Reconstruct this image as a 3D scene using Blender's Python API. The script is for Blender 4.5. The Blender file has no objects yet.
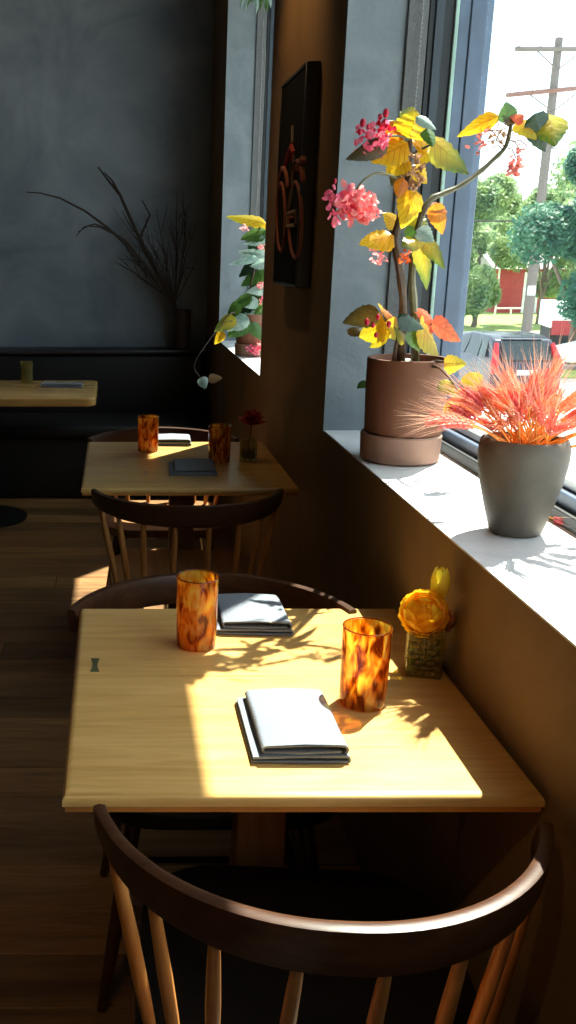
import bpy, bmesh, math, random
from mathutils import Vector, Matrix
random.seed(11)
S = bpy.context.scene
C = S.collection
R = math.radians

# ------------------------------------------------------------------ camera
F, PPX, PPY, PITCH, EYE = 957.0, 113.0, 512.0, R(15.3), 1.5
cd = bpy.data.cameras.new('camera'); cam = bpy.data.objects.new('camera', cd); C.objects.link(cam)
cam.location = (0, 0, EYE); cam.rotation_euler = (R(90) - PITCH, 0, 0)
cd.sensor_fit = 'VERTICAL'; cd.sensor_height = 36; cd.lens = F / 1024 * 36
cd.shift_x = (288 - PPX) / 1024; cd.clip_end = 600; cd.clip_start = 0.02
S.camera = cam
# ------------------------------------------------------------------ sky, sun, exposure
w = bpy.data.worlds.new('sky'); S.world = w; w.use_nodes = True
bg = w.node_tree.nodes['Background']; bg.inputs[0].default_value = (0.80, 0.92, 1.0, 1); bg.inputs[1].default_value = 2.9
SUN = Vector((-0.41, -0.495, -1)).normalized()
sl = bpy.data.lights.new('sun', 'SUN'); so = bpy.data.objects.new('sun', sl); C.objects.link(so)
sl.energy = 25; sl.color = (1, 0.93, 0.80); sl.angle = R(0.6)
so.rotation_euler = SUN.to_track_quat('-Z', 'Y').to_euler(); so.location = (20, 25, 50)
S.view_settings.view_transform = 'Standard'; S.view_settings.look = 'None'
S.view_settings.exposure = 0.0; S.view_settings.gamma = 1; S.view_settings.use_curve_mapping = False

# ------------------------------------------------------------------ pixel -> place helpers
def ray(px, py):
    u, v = (px - PPX) / F, (py - PPY) / F
    c, s = math.cos(PITCH), math.sin(PITCH)
    return Vector((u, c - v * s, -(s + v * c)))
def at_z(px, py, z): d = ray(px, py); return Vector((0, 0, EYE)) + d * ((z - EYE) / d.z)
def at_y(px, py, y): d = ray(px, py); return Vector((0, 0, EYE)) + d * (y / d.y)
def at_x(px, py, x): d = ray(px, py); return Vector((0, 0, EYE)) + d * (x / d.x)

# ------------------------------------------------------------------ mesh helpers
class MB:
    def __init__(s): s.v = []; s.f = []
    def add(s, v, f):
        n = len(s.v); s.v += [tuple(p) for p in v]; s.f += [tuple(i + n for i in q) for q in f]; return s
    def box(s, x0, x1, y0, y1, z0, z1):
        return s.add([(x0,y0,z0),(x1,y0,z0),(x1,y1,z0),(x0,y1,z0),(x0,y0,z1),(x1,y0,z1),(x1,y1,z1),(x0,y1,z1)],
                     [(0,3,2,1),(4,5,6,7),(0,1,5,4),(1,2,6,5),(2,3,7,6),(3,0,4,7)])
    def tube(s, pts, rad, n=8, cap=True, sq=None):
        pts = [Vector(p) for p in pts]; m = len(pts)
        if not isinstance(rad, (list, tuple)): rad = [rad] * m
        v = []; f = []; up = None
        for i, p in enumerate(pts):
            d = (pts[min(i+1, m-1)] - pts[max(i-1, 0)]).normalized()
            if up is None: up = Vector((0,0,1)) if abs(d.z) < .9 else Vector((0,1,0))
            a = d.cross(up)
            if a.length < 1e-5: a = d.orthogonal()
            a.normalize(); b = a.cross(d).normalized(); up = b
            for k in range(n):
                t = 2*math.pi*k/n
                v.append(p + (a*math.cos(t) + b*math.sin(t)) * rad[i])
        for i in range(m-1):
            for k in range(n):
                k2 = (k+1) % n
                f.append((i*n+k, i*n+k2, (i+1)*n+k2, (i+1)*n+k))
        if cap: f.append(tuple(range(n))); f.append(tuple(range((m-1)*n, m*n)))
        return s.add(v, f)
    def lathe(s, prof, n=32, c=(0,0,0), closed=False):
        v = []; f = []; m = len(prof)
        for r, z in prof:
            for k in range(n):
                t = 2*math.pi*k/n; v.append((c[0]+r*math.cos(t), c[1]+r*math.sin(t), c[2]+z))
        for i in range(m if closed else m-1):
            j = (i+1) % m
            for k in range(n):
                k2 = (k+1) % n; f.append((i*n+k, i*n+k2, j*n+k2, j*n+k))
        if not closed:
            f.append(tuple(range(n))); f.append(tuple(range((m-1)*n, m*n)))
        return s.add(v, f)
    def ball(s, c, rx, ry, rz, n=8, m=5):
        v = [(c[0], c[1], c[2]-rz)]; f = []
        for i in range(1, m):
            a = -math.pi/2 + math.pi*i/m
            for k in range(n):
                t = 2*math.pi*k/n
                v.append((c[0]+rx*math.cos(a)*math.cos(t), c[1]+ry*math.cos(a)*math.sin(t), c[2]+rz*math.sin(a)))
        v.append((c[0], c[1], c[2]+rz))
        for k in range(n): f.append((0, 1+(k+1) % n, 1+k))
        for i in range(m-2):
            for k in range(n):
                k2 = (k+1) % n; f.append((1+i*n+k, 1+i*n+k2, 1+(i+1)*n+k2, 1+(i+1)*n+k))
        o = 1+(m-2)*n
        for k in range(n): f.append((o+k, o+(k+1) % n, len(v)-1))
        return s.add(v, f)
    def prism(s, poly, axis, a0, a1):
        n = len(poly); v = []
        for a in (a0, a1):
            for p, q in poly:
                v.append((a,p,q) if axis == 'x' else (p,a,q) if axis == 'y' else (p,q,a))
        f = [tuple(range(n)), tuple(range(n, 2*n))] + [(i, (i+1) % n, n+(i+1) % n, n+i) for i in range(n)]
        return s.add(v, f)
    def build(s, name, mat, parent=None, bevel=0, seg=2, smooth=True, off=None, recalc=True):
        me = bpy.data.meshes.new(name)
        v = s.v if off is None else [(p[0]-off[0], p[1]-off[1], p[2]-off[2]) for p in s.v]
        me.from_pydata(v, [], s.f)
        if getattr(s, 'uv', None):
            ul = me.uv_layers.new(name='blade')
            for lp in me.loops: ul.data[lp.index].uv = s.uv[lp.vertex_index]
        if recalc or bevel:
            bm = bmesh.new(); bm.from_mesh(me)
            if recalc: bmesh.ops.recalc_face_normals(bm, faces=bm.faces)
            if bevel:
                es = [e for e in bm.edges if len(e.link_faces) == 2 and e.calc_face_angle(0) > R(35)]
                bmesh.ops.bevel(bm, geom=es, offset=bevel, segments=seg, profile=0.5, affect='EDGES', clamp_overlap=True)
            bm.to_mesh(me); bm.free()
        if smooth:
            me.shade_smooth(); me.set_sharp_from_angle(angle=R(38))
        me.materials.append(mat)
        o = bpy.data.objects.new(name, me); C.objects.link(o)
        if parent: o.parent = parent
        return o
def tag(o, label=None, cat=None, group=None, kind=None):
    if label: o['label'] = label
    if cat: o['category'] = cat
    if group: o['group'] = group
    if kind: o['kind'] = kind
    return o
def thing(name, label, cat, loc=(0,0,0), rz=0, group=None):
    o = bpy.data.objects.new(name, None); C.objects.link(o); o.empty_display_size = 0.1
    o.location = loc; o.rotation_euler = (0, 0, rz); return tag(o, label, cat, group)
def copy_tree(o, parent=None):
    c = o.copy(); C.objects.link(c)
    if parent: c.parent = parent
    for ch in list(o.children): copy_tree(ch, c)
    return c

# ------------------------------------------------------------------ materials
def newmat(name):
    m = bpy.data.materials.new(name); m.use_nodes = True
    nt = m.node_tree; b = nt.nodes['Principled BSDF']; return m, nt, b
def N(nt, t, **kw):
    n = nt.nodes.new(t)
    for k, v in kw.items():
        if k in n.inputs: n.inputs[k].default_value = v
        else: setattr(n, k, v)
    return n
def col4(c): return (c[0], c[1], c[2], 1)
def plain(name, c, rough=.5, metal=0, spec=.5, var=.12, scale=12, bump=0):
    m, nt, b = newmat(name)
    tc = N(nt, 'ShaderNodeTexCoord'); nz = N(nt, 'ShaderNodeTexNoise', Scale=scale, Detail=4.0)
    nt.links.new(tc.outputs['Object'], nz.inputs['Vector'])
    r = N(nt, 'ShaderNodeValToRGB')
    r.color_ramp.elements[0].position = .3; r.color_ramp.elements[1].position = .7
    r.color_ramp.elements[0].color = col4([x*(1-var) for x in c]); r.color_ramp.elements[1].color = col4([min(1, x*(1+var)) for x in c])
    nt.links.new(nz.outputs['Fac'], r.inputs['Fac']); nt.links.new(r.outputs['Color'], b.inputs['Base Color'])
    b.inputs['Roughness'].default_value = rough; b.inputs['Metallic'].default_value = metal
    b.inputs['Specular IOR Level'].default_value = spec
    if bump:
        bp = N(nt, 'ShaderNodeBump', Strength=bump, Distance=.004)
        nt.links.new(nz.outputs['Fac'], bp.inputs['Height']); nt.links.new(bp.outputs['Normal'], b.inputs['Normal'])
    return m
def wood(name, c1, c2, axis='x', rough=.35, sc=1.0, rand=.25, spec=.5, coat=0):
    m, nt, b = newmat(name)
    tc = N(nt, 'ShaderNodeTexCoord'); oi = N(nt, 'ShaderNodeObjectInfo')
    ad = N(nt, 'ShaderNodeVectorMath', operation='ADD')
    ml = N(nt, 'ShaderNodeVectorMath', operation='SCALE'); ml.inputs[0].default_value = (7, 5, 3)
    nt.links.new(oi.outputs['Random'], ml.inputs['Scale'])
    nt.links.new(tc.outputs['Object'], ad.inputs[0]); nt.links.new(ml.outputs[0], ad.inputs[1])
    mp = N(nt, 'ShaderNodeMapping')
    s = {'x': (2.2, 22, 22), 'y': (22, 2.2, 22), 'z': (22, 22, 2.2)}[axis]
    mp.inputs['Scale'].default_value = [k*sc for k in s]
    nt.links.new(ad.outputs[0], mp.inputs['Vector'])
    n1 = N(nt, 'ShaderNodeTexNoise', Scale=1.0, Detail=6.0, Roughness=.62, Distortion=.8)
    nt.links.new(mp.outputs[0], n1.inputs['Vector'])
    n2 = N(nt, 'ShaderNodeTexNoise', Scale=5.0, Detail=3.0, Roughness=.7)
    nt.links.new(mp.outputs[0], n2.inputs['Vector'])
    mx = N(nt, 'ShaderNodeMath', operation='MULTIPLY_ADD'); mx.inputs[1].default_value = .35
    nt.links.new(n2.outputs['Fac'], mx.inputs[0]); nt.links.new(n1.outputs['Fac'], mx.inputs[2])
    r = N(nt, 'ShaderNodeValToRGB'); e = r.color_ramp.elements
    e[0].position = .48; e[1].position = .86; e[0].color = col4(c1); e[1].color = col4(c2)
    nt.links.new(mx.outputs[0], r.inputs['Fac'])
    hv = N(nt, 'ShaderNodeHueSaturation')
    mr = N(nt, 'ShaderNodeMapRange'); mr.inputs['To Min'].default_value = 1-rand; mr.inputs['To Max'].default_value = 1+rand
    nt.links.new(oi.outputs['Random'], mr.inputs['Value']); nt.links.new(mr.outputs[0], hv.inputs['Value'])
    nt.links.new(r.outputs['Color'], hv.inputs['Color']); nt.links.new(hv.outputs['Color'], b.inputs['Base Color'])
    b.inputs['Roughness'].default_value = rough; b.inputs['Specular IOR Level'].default_value = spec
    b.inputs['Coat Weight'].default_value = coat; b.inputs['Coat Roughness'].default_value = .25
    bp = N(nt, 'ShaderNodeBump', Strength=.12, Distance=.002)
    nt.links.new(mx.outputs[0], bp.inputs['Height']); nt.links.new(bp.outputs['Normal'], b.inputs['Normal'])
    return m
def plaster(name, c1, c2, rough=.75, scale=2.2):
    m, nt, b = newmat(name)
    tc = N(nt, 'ShaderNodeTexCoord')
    n1 = N(nt, 'ShaderNodeTexNoise', Scale=scale, Detail=7.0, Roughness=.6, Distortion=.6)
    n2 = N(nt, 'ShaderNodeTexNoise', Scale=scale*14, Detail=4.0)
    for n in (n1, n2): nt.links.new(tc.outputs['Object'], n.inputs['Vector'])
    r = N(nt, 'ShaderNodeValToRGB'); e = r.color_ramp.elements
    e[0].position = .33; e[1].position = .68; e[0].color = col4(c1); e[1].color = col4(c2)
    nt.links.new(n1.outputs['Fac'], r.inputs['Fac']); nt.links.new(r.outputs['Color'], b.inputs['Base Color'])
    bp = N(nt, 'ShaderNodeBump', Strength=.18, Distance=.006)
    nt.links.new(n2.outputs['Fac'], bp.inputs['Height']); nt.links.new(bp.outputs['Normal'], b.inputs['Normal'])
    b.inputs['Roughness'].default_value = rough; b.inputs['Specular IOR Level'].default_value = .3
    return m
def leafmat(name, c, trans=.5, c2=None, rough=.35, vein=30, tip=None, veins=False):
    m, nt, b = newmat(name); out = nt.nodes['Material Output']
    tc = N(nt, 'ShaderNodeTexCoord'); nz = N(nt, 'ShaderNodeTexNoise', Scale=vein, Detail=3.0)
    nt.links.new(tc.outputs['Object'], nz.inputs['Vector'])
    r = N(nt, 'ShaderNodeValToRGB'); e = r.color_ramp.elements; c2 = c2 or [x*.6 for x in c]
    e[0].position = .35; e[1].position = .62; e[0].color = col4(c2); e[1].color = col4(c)
    nt.links.new(nz.outputs['Fac'], r.inputs['Fac']); colr = r.outputs['Color']
    if veins:      # leaf-blade colouring along its own length and ribs (UV: x along the midrib, y across)
        sx = N(nt, 'ShaderNodeSeparateXYZ'); nt.links.new(tc.outputs['UV'], sx.inputs[0])
        def math_(op, a, b_=None, c_=None):
            n = N(nt, 'ShaderNodeMath', operation=op)
            for i_, q in enumerate((a, b_, c_)):
                if q is None: continue
                if isinstance(q, (int, float)): n.inputs[i_].default_value = q
                else: nt.links.new(q, n.inputs[i_])
            return n.outputs[0]
        ay = math_('ABSOLUTE', sx.outputs['Y'])
        w1 = math_('SINE', math_('MULTIPLY', math_('MULTIPLY_ADD', ay, -.28, sx.outputs['X']), 40))
        rib = math_('GREATER_THAN', w1, .86); mid = math_('LESS_THAN', ay, .05)
        vv = math_('MULTIPLY', math_('MAXIMUM', rib, mid), .5)
        if tip:
            tf_ = N(nt, 'ShaderNodeMapRange'); tf_.inputs['From Min'].default_value = .35; tf_.inputs['From Max'].default_value = .95
            nt.links.new(math_('MULTIPLY_ADD', ay, .35, sx.outputs['X']), tf_.inputs['Value'])
            mt = N(nt, 'ShaderNodeMix', data_type='RGBA'); nt.links.new(tf_.outputs[0], mt.inputs[0]); nt.links.new(colr, mt.inputs[6]); mt.inputs[7].default_value = col4(tip); colr = mt.outputs[2]
        mv = N(nt, 'ShaderNodeMix', data_type='RGBA'); nt.links.new(vv, mv.inputs[0]); nt.links.new(colr, mv.inputs[6]); mv.inputs[7].default_value = col4([x*.55 for x in c2]); colr = mv.outputs[2]
    tl = N(nt, 'ShaderNodeBsdfTranslucent'); mx = N(nt, 'ShaderNodeMixShader'); mx.inputs[0].default_value = trans
    nt.links.new(colr, b.inputs['Base Color']); nt.links.new(colr, tl.inputs['Color'])
    b.inputs['Roughness'].default_value = rough
    nt.links.new(b.outputs[0], mx.inputs[1]); nt.links.new(tl.outputs[0], mx.inputs[2]); nt.links.new(mx.outputs[0], out.inputs['Surface'])
    return m
def glassmat(name, tint, fres=1.0, translucent=0, pattern=None, rough=.03, bump=0, ior=1.45):
    """thin see-through glass: tinted transparency, a share of scatter, and a fresnel gloss"""
    m, nt, b = newmat(name); nt.nodes.remove(b); out = nt.nodes['Material Output']
    tr = N(nt, 'ShaderNodeBsdfTransparent'); tr.inputs['Color'].default_value = col4(tint)
    gl = N(nt, 'ShaderNodeBsdfGlossy'); gl.inputs['Roughness'].default_value = rough
    lw = N(nt, 'ShaderNodeLayerWeight'); lw.inputs['Blend'].default_value = .5     # reflectance rises at grazing angles, the same from both faces
    pw = N(nt, 'ShaderNodeMath', operation='POWER'); pw.inputs[1].default_value = 5; nt.links.new(lw.outputs['Facing'], pw.inputs[0])
    f0 = ((ior-1)/(ior+1))**2
    fr = N(nt, 'ShaderNodeMath', operation='MULTIPLY_ADD'); fr.inputs[1].default_value = 1-f0; fr.inputs[2].default_value = f0; nt.links.new(pw.outputs[0], fr.inputs[0])
    body = tr.outputs[0]
    tc = N(nt, 'ShaderNodeTexCoord')
    if pattern:
        mp = N(nt, 'ShaderNodeMapping'); mp.inputs['Scale'].default_value = pattern['scale']
        oi = N(nt, 'ShaderNodeObjectInfo')
        ad = N(nt, 'ShaderNodeVectorMath', operation='ADD')
        ml = N(nt, 'ShaderNodeVectorMath', operation='SCALE'); ml.inputs[0].default_value = (31, 17, 9)
        nt.links.new(oi.outputs['Random'], ml.inputs['Scale'])
        nt.links.new(tc.outputs['Object'], mp.inputs['Vector'])
        nt.links.new(mp.outputs[0], ad.inputs[0]); nt.links.new(ml.outputs[0], ad.inputs[1])
        nz = N(nt, 'ShaderNodeTexNoise', Scale=1.0, Detail=2.5, Roughness=.55, Distortion=.5)
        nt.links.new(ad.outputs[0], nz.inputs['Vector'])
        r = N(nt, 'ShaderNodeValToRGB'); e = r.color_ramp.elements
        e[0].position = pattern['pos'][0]; e[1].position = pattern['pos'][1]
        e[0].color = col4(pattern['dark']); e[1].color = col4(tint)
        md = e.new(sum(pattern['pos'])/2); md.color = col4(pattern['mid'])
        nt.links.new(nz.outputs['Fac'], r.inputs['Fac']); nt.links.new(r.outputs['Color'], tr.inputs['Color'])
    if translucent:
        tl = N(nt, 'ShaderNodeBsdfTranslucent'); df = N(nt, 'ShaderNodeBsdfDiffuse')
        for n in (tl, df):
            if pattern: nt.links.new(r.outputs['Color'], n.inputs['Color'])
            else: n.inputs['Color'].default_value = col4(tint)
        m0 = N(nt, 'ShaderNodeMixShader'); m0.inputs[0].default_value = .3
        nt.links.new(tl.outputs[0], m0.inputs[1]); nt.links.new(df.outputs[0], m0.inputs[2])
        m1 = N(nt, 'ShaderNodeMixShader'); m1.inputs[0].default_value = translucent
        nt.links.new(tr.outputs[0], m1.inputs[1]); nt.links.new(m0.outputs[0], m1.inputs[2]); body = m1.outputs[0]
    if bump:
        nb = N(nt, 'ShaderNodeTexNoise', Scale=bump, Detail=2.0); nt.links.new(tc.outputs['Object'], nb.inputs['Vector'])
        bp = N(nt, 'ShaderNodeBump', Strength=.5, Distance=.004); nt.links.new(nb.outputs['Fac'], bp.inputs['Height'])
        nt.links.new(bp.outputs['Normal'], gl.inputs['Normal']); nt.links.new(bp.outputs['Normal'], lw.inputs['Normal'])
    mx = N(nt, 'ShaderNodeMixShader'); nt.links.new(fr.outputs[0], mx.inputs[0])
    nt.links.new(body, mx.inputs[1]); nt.links.new(gl.outputs[0], mx.inputs[2]); nt.links.new(mx.outputs[0], out.inputs['Surface'])
    return m
def emis(name, c, s):
    m, nt, b = newmat(name); b.inputs['Emission Color'].default_value = col4(c); b.inputs['Emission Strength'].default_value = s; return m

M = {}
M['wall'] = plaster('warm lit plaster', (.155,.092,.038), (.25,.155,.07))  # grey plaster with the room's warm bounce light put into its colour
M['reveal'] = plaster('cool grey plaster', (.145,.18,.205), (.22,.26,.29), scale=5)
M['wall_back'] = plaster('slate blue plaster', (.145,.178,.215), (.31,.35,.395), scale=1.6)
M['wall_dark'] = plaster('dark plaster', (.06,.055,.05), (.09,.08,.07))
M['ceiling'] = plaster('ceiling paint', (.08,.07,.06), (.12,.11,.1))
M['sill'] = plaster('pale stone sill', (.66,.68,.70), (.82,.84,.85), rough=.5, scale=7)
M['plank'] = wood('brown oak floor', (.125,.056,.017), (.33,.17,.06), 'x', .45, .8, .28)
M['groove'] = plain('dark floor joint', (.012,.008,.005), .8)
M['oak'] = wood('pale oak tabletop', (.54,.30,.082), (.73,.455,.16), 'x', .3, 1.3, .05, .5, .25)
M['oakdark'] = wood('brown oak pedestal', (.20,.085,.03), (.32,.15,.06), 'z', .4, 1, .1)
M['oaklip'] = wood('orange oak lip', (.52,.19,.035), (.68,.30,.07), 'x', .3, 1, .05)
M['honey'] = wood('honey tabletop', (.42,.24,.06), (.6,.38,.13), 'x', .25, 1, .05, .5, .3)
M['walnut'] = wood('dark walnut rail', (.032,.011,.004), (.075,.028,.011), 'x', .36, 2, .1, .4, .1)
M['spindle'] = wood('reddish spindle wood', (.40,.15,.035), (.60,.27,.075), 'z', .38, 2, .12)  # spindles coloured paler and redder than the rail
M['seat'] = wood('brown wooden seat', (.22,.10,.035), (.38,.19,.075), 'y', .35, 1.5, .05)
M['leather'] = plain('black leather', (.008,.006,.005), .42, spec=.3, bump=.3, scale=60)
M['banquette'] = plain('black upholstery', (.010,.010,.011), .6, bump=.2, scale=40)
M['frame'] = plain('sky tinted window frame', (.105,.15,.225), .4, .1)  # aluminium, with the blue of the sky put into its colour
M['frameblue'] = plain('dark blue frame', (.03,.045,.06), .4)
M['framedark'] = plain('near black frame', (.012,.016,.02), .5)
M['gasket'] = plain('pale green glass edge', (.34,.52,.46), .25)
M['alu'] = plain('pale aluminium', (.55,.60,.63), .35, .4)
M['shade'] = plain('grey roller shade fabric', (.13,.14,.145), .9, bump=.4, scale=150)
M['chain'] = plain('grey metal chain', (.25,.25,.25), .4, .6)
M['pane'] = glassmat('window glass', (.95,.98,.97), ior=1.25)
M['amber'] = glassmat('tortoiseshell amber glass', (1,.86,.25), translucent=.42, rough=.05,
    pattern=dict(scale=(70,70,26), pos=(.39,.63), dark=(.34,.085,.008), mid=(.97,.50,.06)))
M['amber_rim'] = glassmat('amber glass rim', (.62,.30,.05), translucent=.2, rough=.04)
M['olive_glass'] = glassmat('olive patterned glass', (.80,.78,.45), translucent=.08, rough=.08, bump=90)
M['gold_glass'] = glassmat('pale gold relief glass', (.88,.76,.38), translucent=.22, rough=.1)
M['olive_water'] = glassmat('green water', (.40,.46,.14), translucent=.15)
M['clear_olive'] = glassmat('clear olive glass', (.75,.70,.38), translucent=.15)
M['napkin'] = plain('grey blue linen', (.185,.21,.25), .9, bump=.4, scale=350, var=.1)
M['key'] = plain('dark green grey inlay', (.085,.09,.045), .4)
M['brass'] = plain('brushed metal inlay', (.55,.52,.48), .3, .9)
M['terracotta'] = plain('brown terracotta', (.19,.075,.04), .65, var=.15, scale=9, bump=.15)
M['terracotta_pale'] = plain('pale terracotta', (.33,.19,.14), .75, var=.12, scale=14, bump=.15)
M['greyclay'] = plain('grey brown ceramic', (.115,.10,.08), .6, var=.28, scale=11, bump=.2)
M['soil'] = plain('dark soil', (.03,.02,.012), .95, bump=.8, scale=90)
M['stem'] = plain('brown green cane', (.055,.03,.016), .55, var=.3, scale=40)
M['stemgreen'] = plain('green cane', (.075,.07,.022), .5, var=.3, scale=40)
def lf(name, c, tr, c2, rough=.35, tip=None): return leafmat(name, c, tr, c2, rough, 30, tip, True)
L = {
 'gold': lf('gold leaf', (.92,.55,.03), .6, (.85,.36,.01), .35, (.85,.60,.03)), 'yellow': lf('yellow leaf', (.82,.60,.02), .6, (.80,.42,.015), .35, (.55,.46,.03)),
 'orange': lf('orange leaf', (.92,.36,.02), .6, (.75,.2,.01), .35, (.70,.25,.02)), 'lime': lf('yellow green leaf', (.58,.50,.03), .55, (.55,.38,.02), .35, (.10,.17,.02)),
 'green': lf('green leaf', (.08,.18,.035), .35, (.05,.12,.02)), 'dark': lf('dark green leaf', (.02,.05,.022), .2, (.015,.035,.015), .22),
 'olive': lf('olive brown leaf', (.13,.085,.015), .35, (.09,.05,.012), .35, (.05,.04,.012)), 'red': lf('orange red leaf', (.95,.20,.05), .55, (.80,.10,.03)),
 'silver': lf('lit sheen leaf', (.42,.54,.48), .2, (.22,.36,.30), .15), 'rust': lf('rust leaf', (.62,.26,.06), .5, (.4,.13,.03)),  # silver tone: the sheen of lit leaves put into their colour
 'tan': lf('tan leaf', (.6,.4,.2), .5, (.5,.3,.15))}
M['pink'] = leafmat('pink petal', (.95,.30,.40), .45, (.85,.10,.22), .5, 60)
M['salmon'] = leafmat('salmon petal', (.98,.50,.46), .5, (.95,.22,.26), .5, 60)
M['magenta'] = leafmat('red bud', (.62,.02,.06), .3, (.45,.01,.04))
M['dry'] = leafmat('dry brown flower', (.38,.22,.11), .3, (.22,.12,.06))
M['wheat'] = leafmat('coral wheat ear', (.97,.46,.36), .4, (.92,.26,.22), .6, 80)
M['wheat2'] = leafmat('orange coral wheat ear', (.98,.58,.36), .4, (.95,.38,.22), .6, 80)
M['wheat3'] = leafmat('crimson wheat ear', (.85,.20,.22), .35, (.68,.09,.12), .6, 80)
M['awn'] = leafmat('straw pink awn', (.93,.70,.55), .4, (.9,.56,.42), .6, 40)
M['straw'] = leafmat('orange straw', (.95,.55,.16), .4, (.9,.38,.10), .6, 40)
M['ranunculus'] = leafmat('yellow orange petal', (1,.76,.05), .5, (1,.55,.015), .5, 30)
M['tulip'] = leafmat('pale yellow petal', (.98,.88,.16), .45, (.95,.78,.04), .5, 40)
M['pinkpetal'] = leafmat('dusty pink petal', (.62,.28,.2), .4)
M['redflower'] = leafmat('dull red petal', (.48,.045,.03), .35)
M['canvas'] = plain('black panel', (.006,.006,.006), .8, spec=.1)
M['paintorange'] = plain('rust orange paint', (.24,.055,.018), .6)
M['paintred'] = plain('red paint', (.32,.02,.012), .6)
M['paintcream'] = plain('cream paint', (.24,.19,.12), .6)
M['darkvase'] = plain('dark brown vase', (.05,.035,.028), .5)
M['twig'] = plain('dark twig', (.035,.022,.015), .8)
M['fixture'] = plain('black fixture', (.01,.01,.01), .4)
M['lampface'] = emis('warm lamp', (1,.7,.4), 12)
M['cordm'] = plain('grey cord', (.12,.10,.08), .6)

# ------------------------------------------------------------------ room shell
WX, WO = 0.625, 0.95            # inner face of the window wall, outer window plane
SZ = 0.985                      # sill height
HD = 2.90                       # window head
W1 = (-0.9, 2.80); W2 = (4.075, 5.72)
YB, YF, XL, CH = 6.5, -3.0, -5.0, 3.4
def struct(o): o['kind'] = 'structure'; return o
floor = struct(MB().box(XL-.1, WX+.2, YF-.1, YB+.1, -.12, -.012).build('floor', M['groove'], smooth=False))
PW = 0.158
rng = random.Random(4)
row = 0; y = 1.785 - 6*PW
planks = {}
while y < YB - .1:
    x = WX - rng.uniform(.2, 1.6)
    x1 = WX
    while x1 > -2.6:
        Lp = round(x1 - x, 2)
        if Lp not in planks:
            o = MB().box(0, Lp-.003, 0, PW-.003, -.014, 0).build('plank', M['plank'], floor, bevel=.0015, seg=1, smooth=False); planks[Lp] = o.data
        else:
            o = bpy.data.objects.new('plank', planks[Lp]); C.objects.link(o); o.parent = floor
        o.location = (x1-Lp, y, rng.uniform(-.0006, .0006))
        x1 = x1-Lp; x = x1 - rng.choice((.9, 1.2, 1.5, 1.8))
    y += PW
back = struct(MB().box(XL-.1, WX+.5, YB, YB+.15, -.1, CH).build('wall_back', M['wall_back'], smooth=False))
struct(MB().box(XL-.1, XL, YF, YB, -.1, CH).build('wall_left', M['wall_dark'], smooth=False))
struct(MB().box(XL-.1, WX+.5, YF-.15, YF, -.1, CH).build('wall_front', M['wall_dark'], smooth=False))
struct(MB().box(XL-.1, WX+.5, YF-.15, YB+.15, CH, CH+.15).build('ceiling', M['ceiling'], smooth=False))
# window wall: apron, piers, header (one continuous wall)
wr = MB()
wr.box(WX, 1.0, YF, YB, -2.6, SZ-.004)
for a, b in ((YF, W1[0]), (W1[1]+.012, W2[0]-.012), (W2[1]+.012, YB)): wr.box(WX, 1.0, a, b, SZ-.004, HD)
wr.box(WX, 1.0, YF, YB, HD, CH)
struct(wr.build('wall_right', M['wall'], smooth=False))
n = 1
for a, b in (W1, W2):
    # plaster lining of the deep reveal (sides)
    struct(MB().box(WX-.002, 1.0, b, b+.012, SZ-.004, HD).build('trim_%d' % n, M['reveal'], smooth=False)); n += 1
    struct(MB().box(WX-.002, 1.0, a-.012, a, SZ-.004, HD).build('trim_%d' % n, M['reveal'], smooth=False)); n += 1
    struct(MB().box(WX+.0005, .90, a, b, SZ-.0038, SZ).build('trim_%d' % n, M['sill'], smooth=False)); n += 1
def window(nm, a, b):
    win = struct(MB().box(.885, 1.02, a, b, SZ, SZ+.055).build(nm, M['frame'], bevel=.003, seg=1))   # bottom rail
    def p(name, mat, x0, x1, y0, y1, z0, z1): return MB().box(x0, x1, y0, y1, z0, z1).build(name, mat, win, bevel=.002, seg=1)
    zt = HD-.002; z0 = SZ+.056
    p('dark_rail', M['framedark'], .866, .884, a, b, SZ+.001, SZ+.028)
    p('glazing_bead', M['alu'], .905, .945, a+.11, b-.03, z0, z0+.018)
    p('outer_ledge', M['alu'], 1.021, 1.09, a, b, SZ+.0, SZ+.02)
    # far jamb, stepped from the reveal outwards
    p('shade_channel', M['shade'], .782, .836, b-.010, b-.001, SZ+.001, zt)
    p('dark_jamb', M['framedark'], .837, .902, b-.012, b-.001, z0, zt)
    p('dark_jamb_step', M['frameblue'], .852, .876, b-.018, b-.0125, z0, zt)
    p('glass_edge_strip', M['gasket'], .903, .914, b-.020, b-.001, z0, zt)
    p('jamb', M['frame'], .915, .945, b-.014, b-.001, z0, zt)
    p('jamb', M['frame'], .946, 1.005, b-.018, b-.001, z0, zt)
    p('jamb', M['frame'], .90, 1.005, a+.001, a+.10, z0, zt)
    p('head_rail', M['frame'], .90, 1.005, a+.102, b-.024, HD-.04, zt)
    p('pane', M['pane'], .985, .991, a+.101, b-.023, z0+.019, HD-.041)
    ch = MB()
    for k in range(130):
        z = 1.25 + k*.0112
        ch.ball((.815, b-.022, z), .0032, .0032, .0032, 6, 4)
    ch.tube([(.815, b-.022, 1.25), (.815, b-.022, 2.70)], .0009, 5)
    ch.build('shade_chain', M['chain'], win)
    return win
window('window_1', *W1); window('window_2', *W2)
rs = thing('roller_shade', 'grey roller shade drawn a little way down at the top of the near window', 'roller shade', (.85, (W1[0]+W1[1])/2, 2.525))
hw = (W1[1]-W1[0])/2-.03
MB().box(-.0008, .0008, -hw, hw, .02, HD-2.525-.05).build('fabric', M['shade'], rs, smooth=False)
MB().tube([(0,-hw,.010),(0,hw,.010)], .010, 10).build('bottom_bar', M['alu'], rs)
MB().tube([(.0,-hw,HD-2.525-.03),(.0,hw,HD-2.525-.03)], .026, 14).build('roller', M['alu'], rs)

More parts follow.
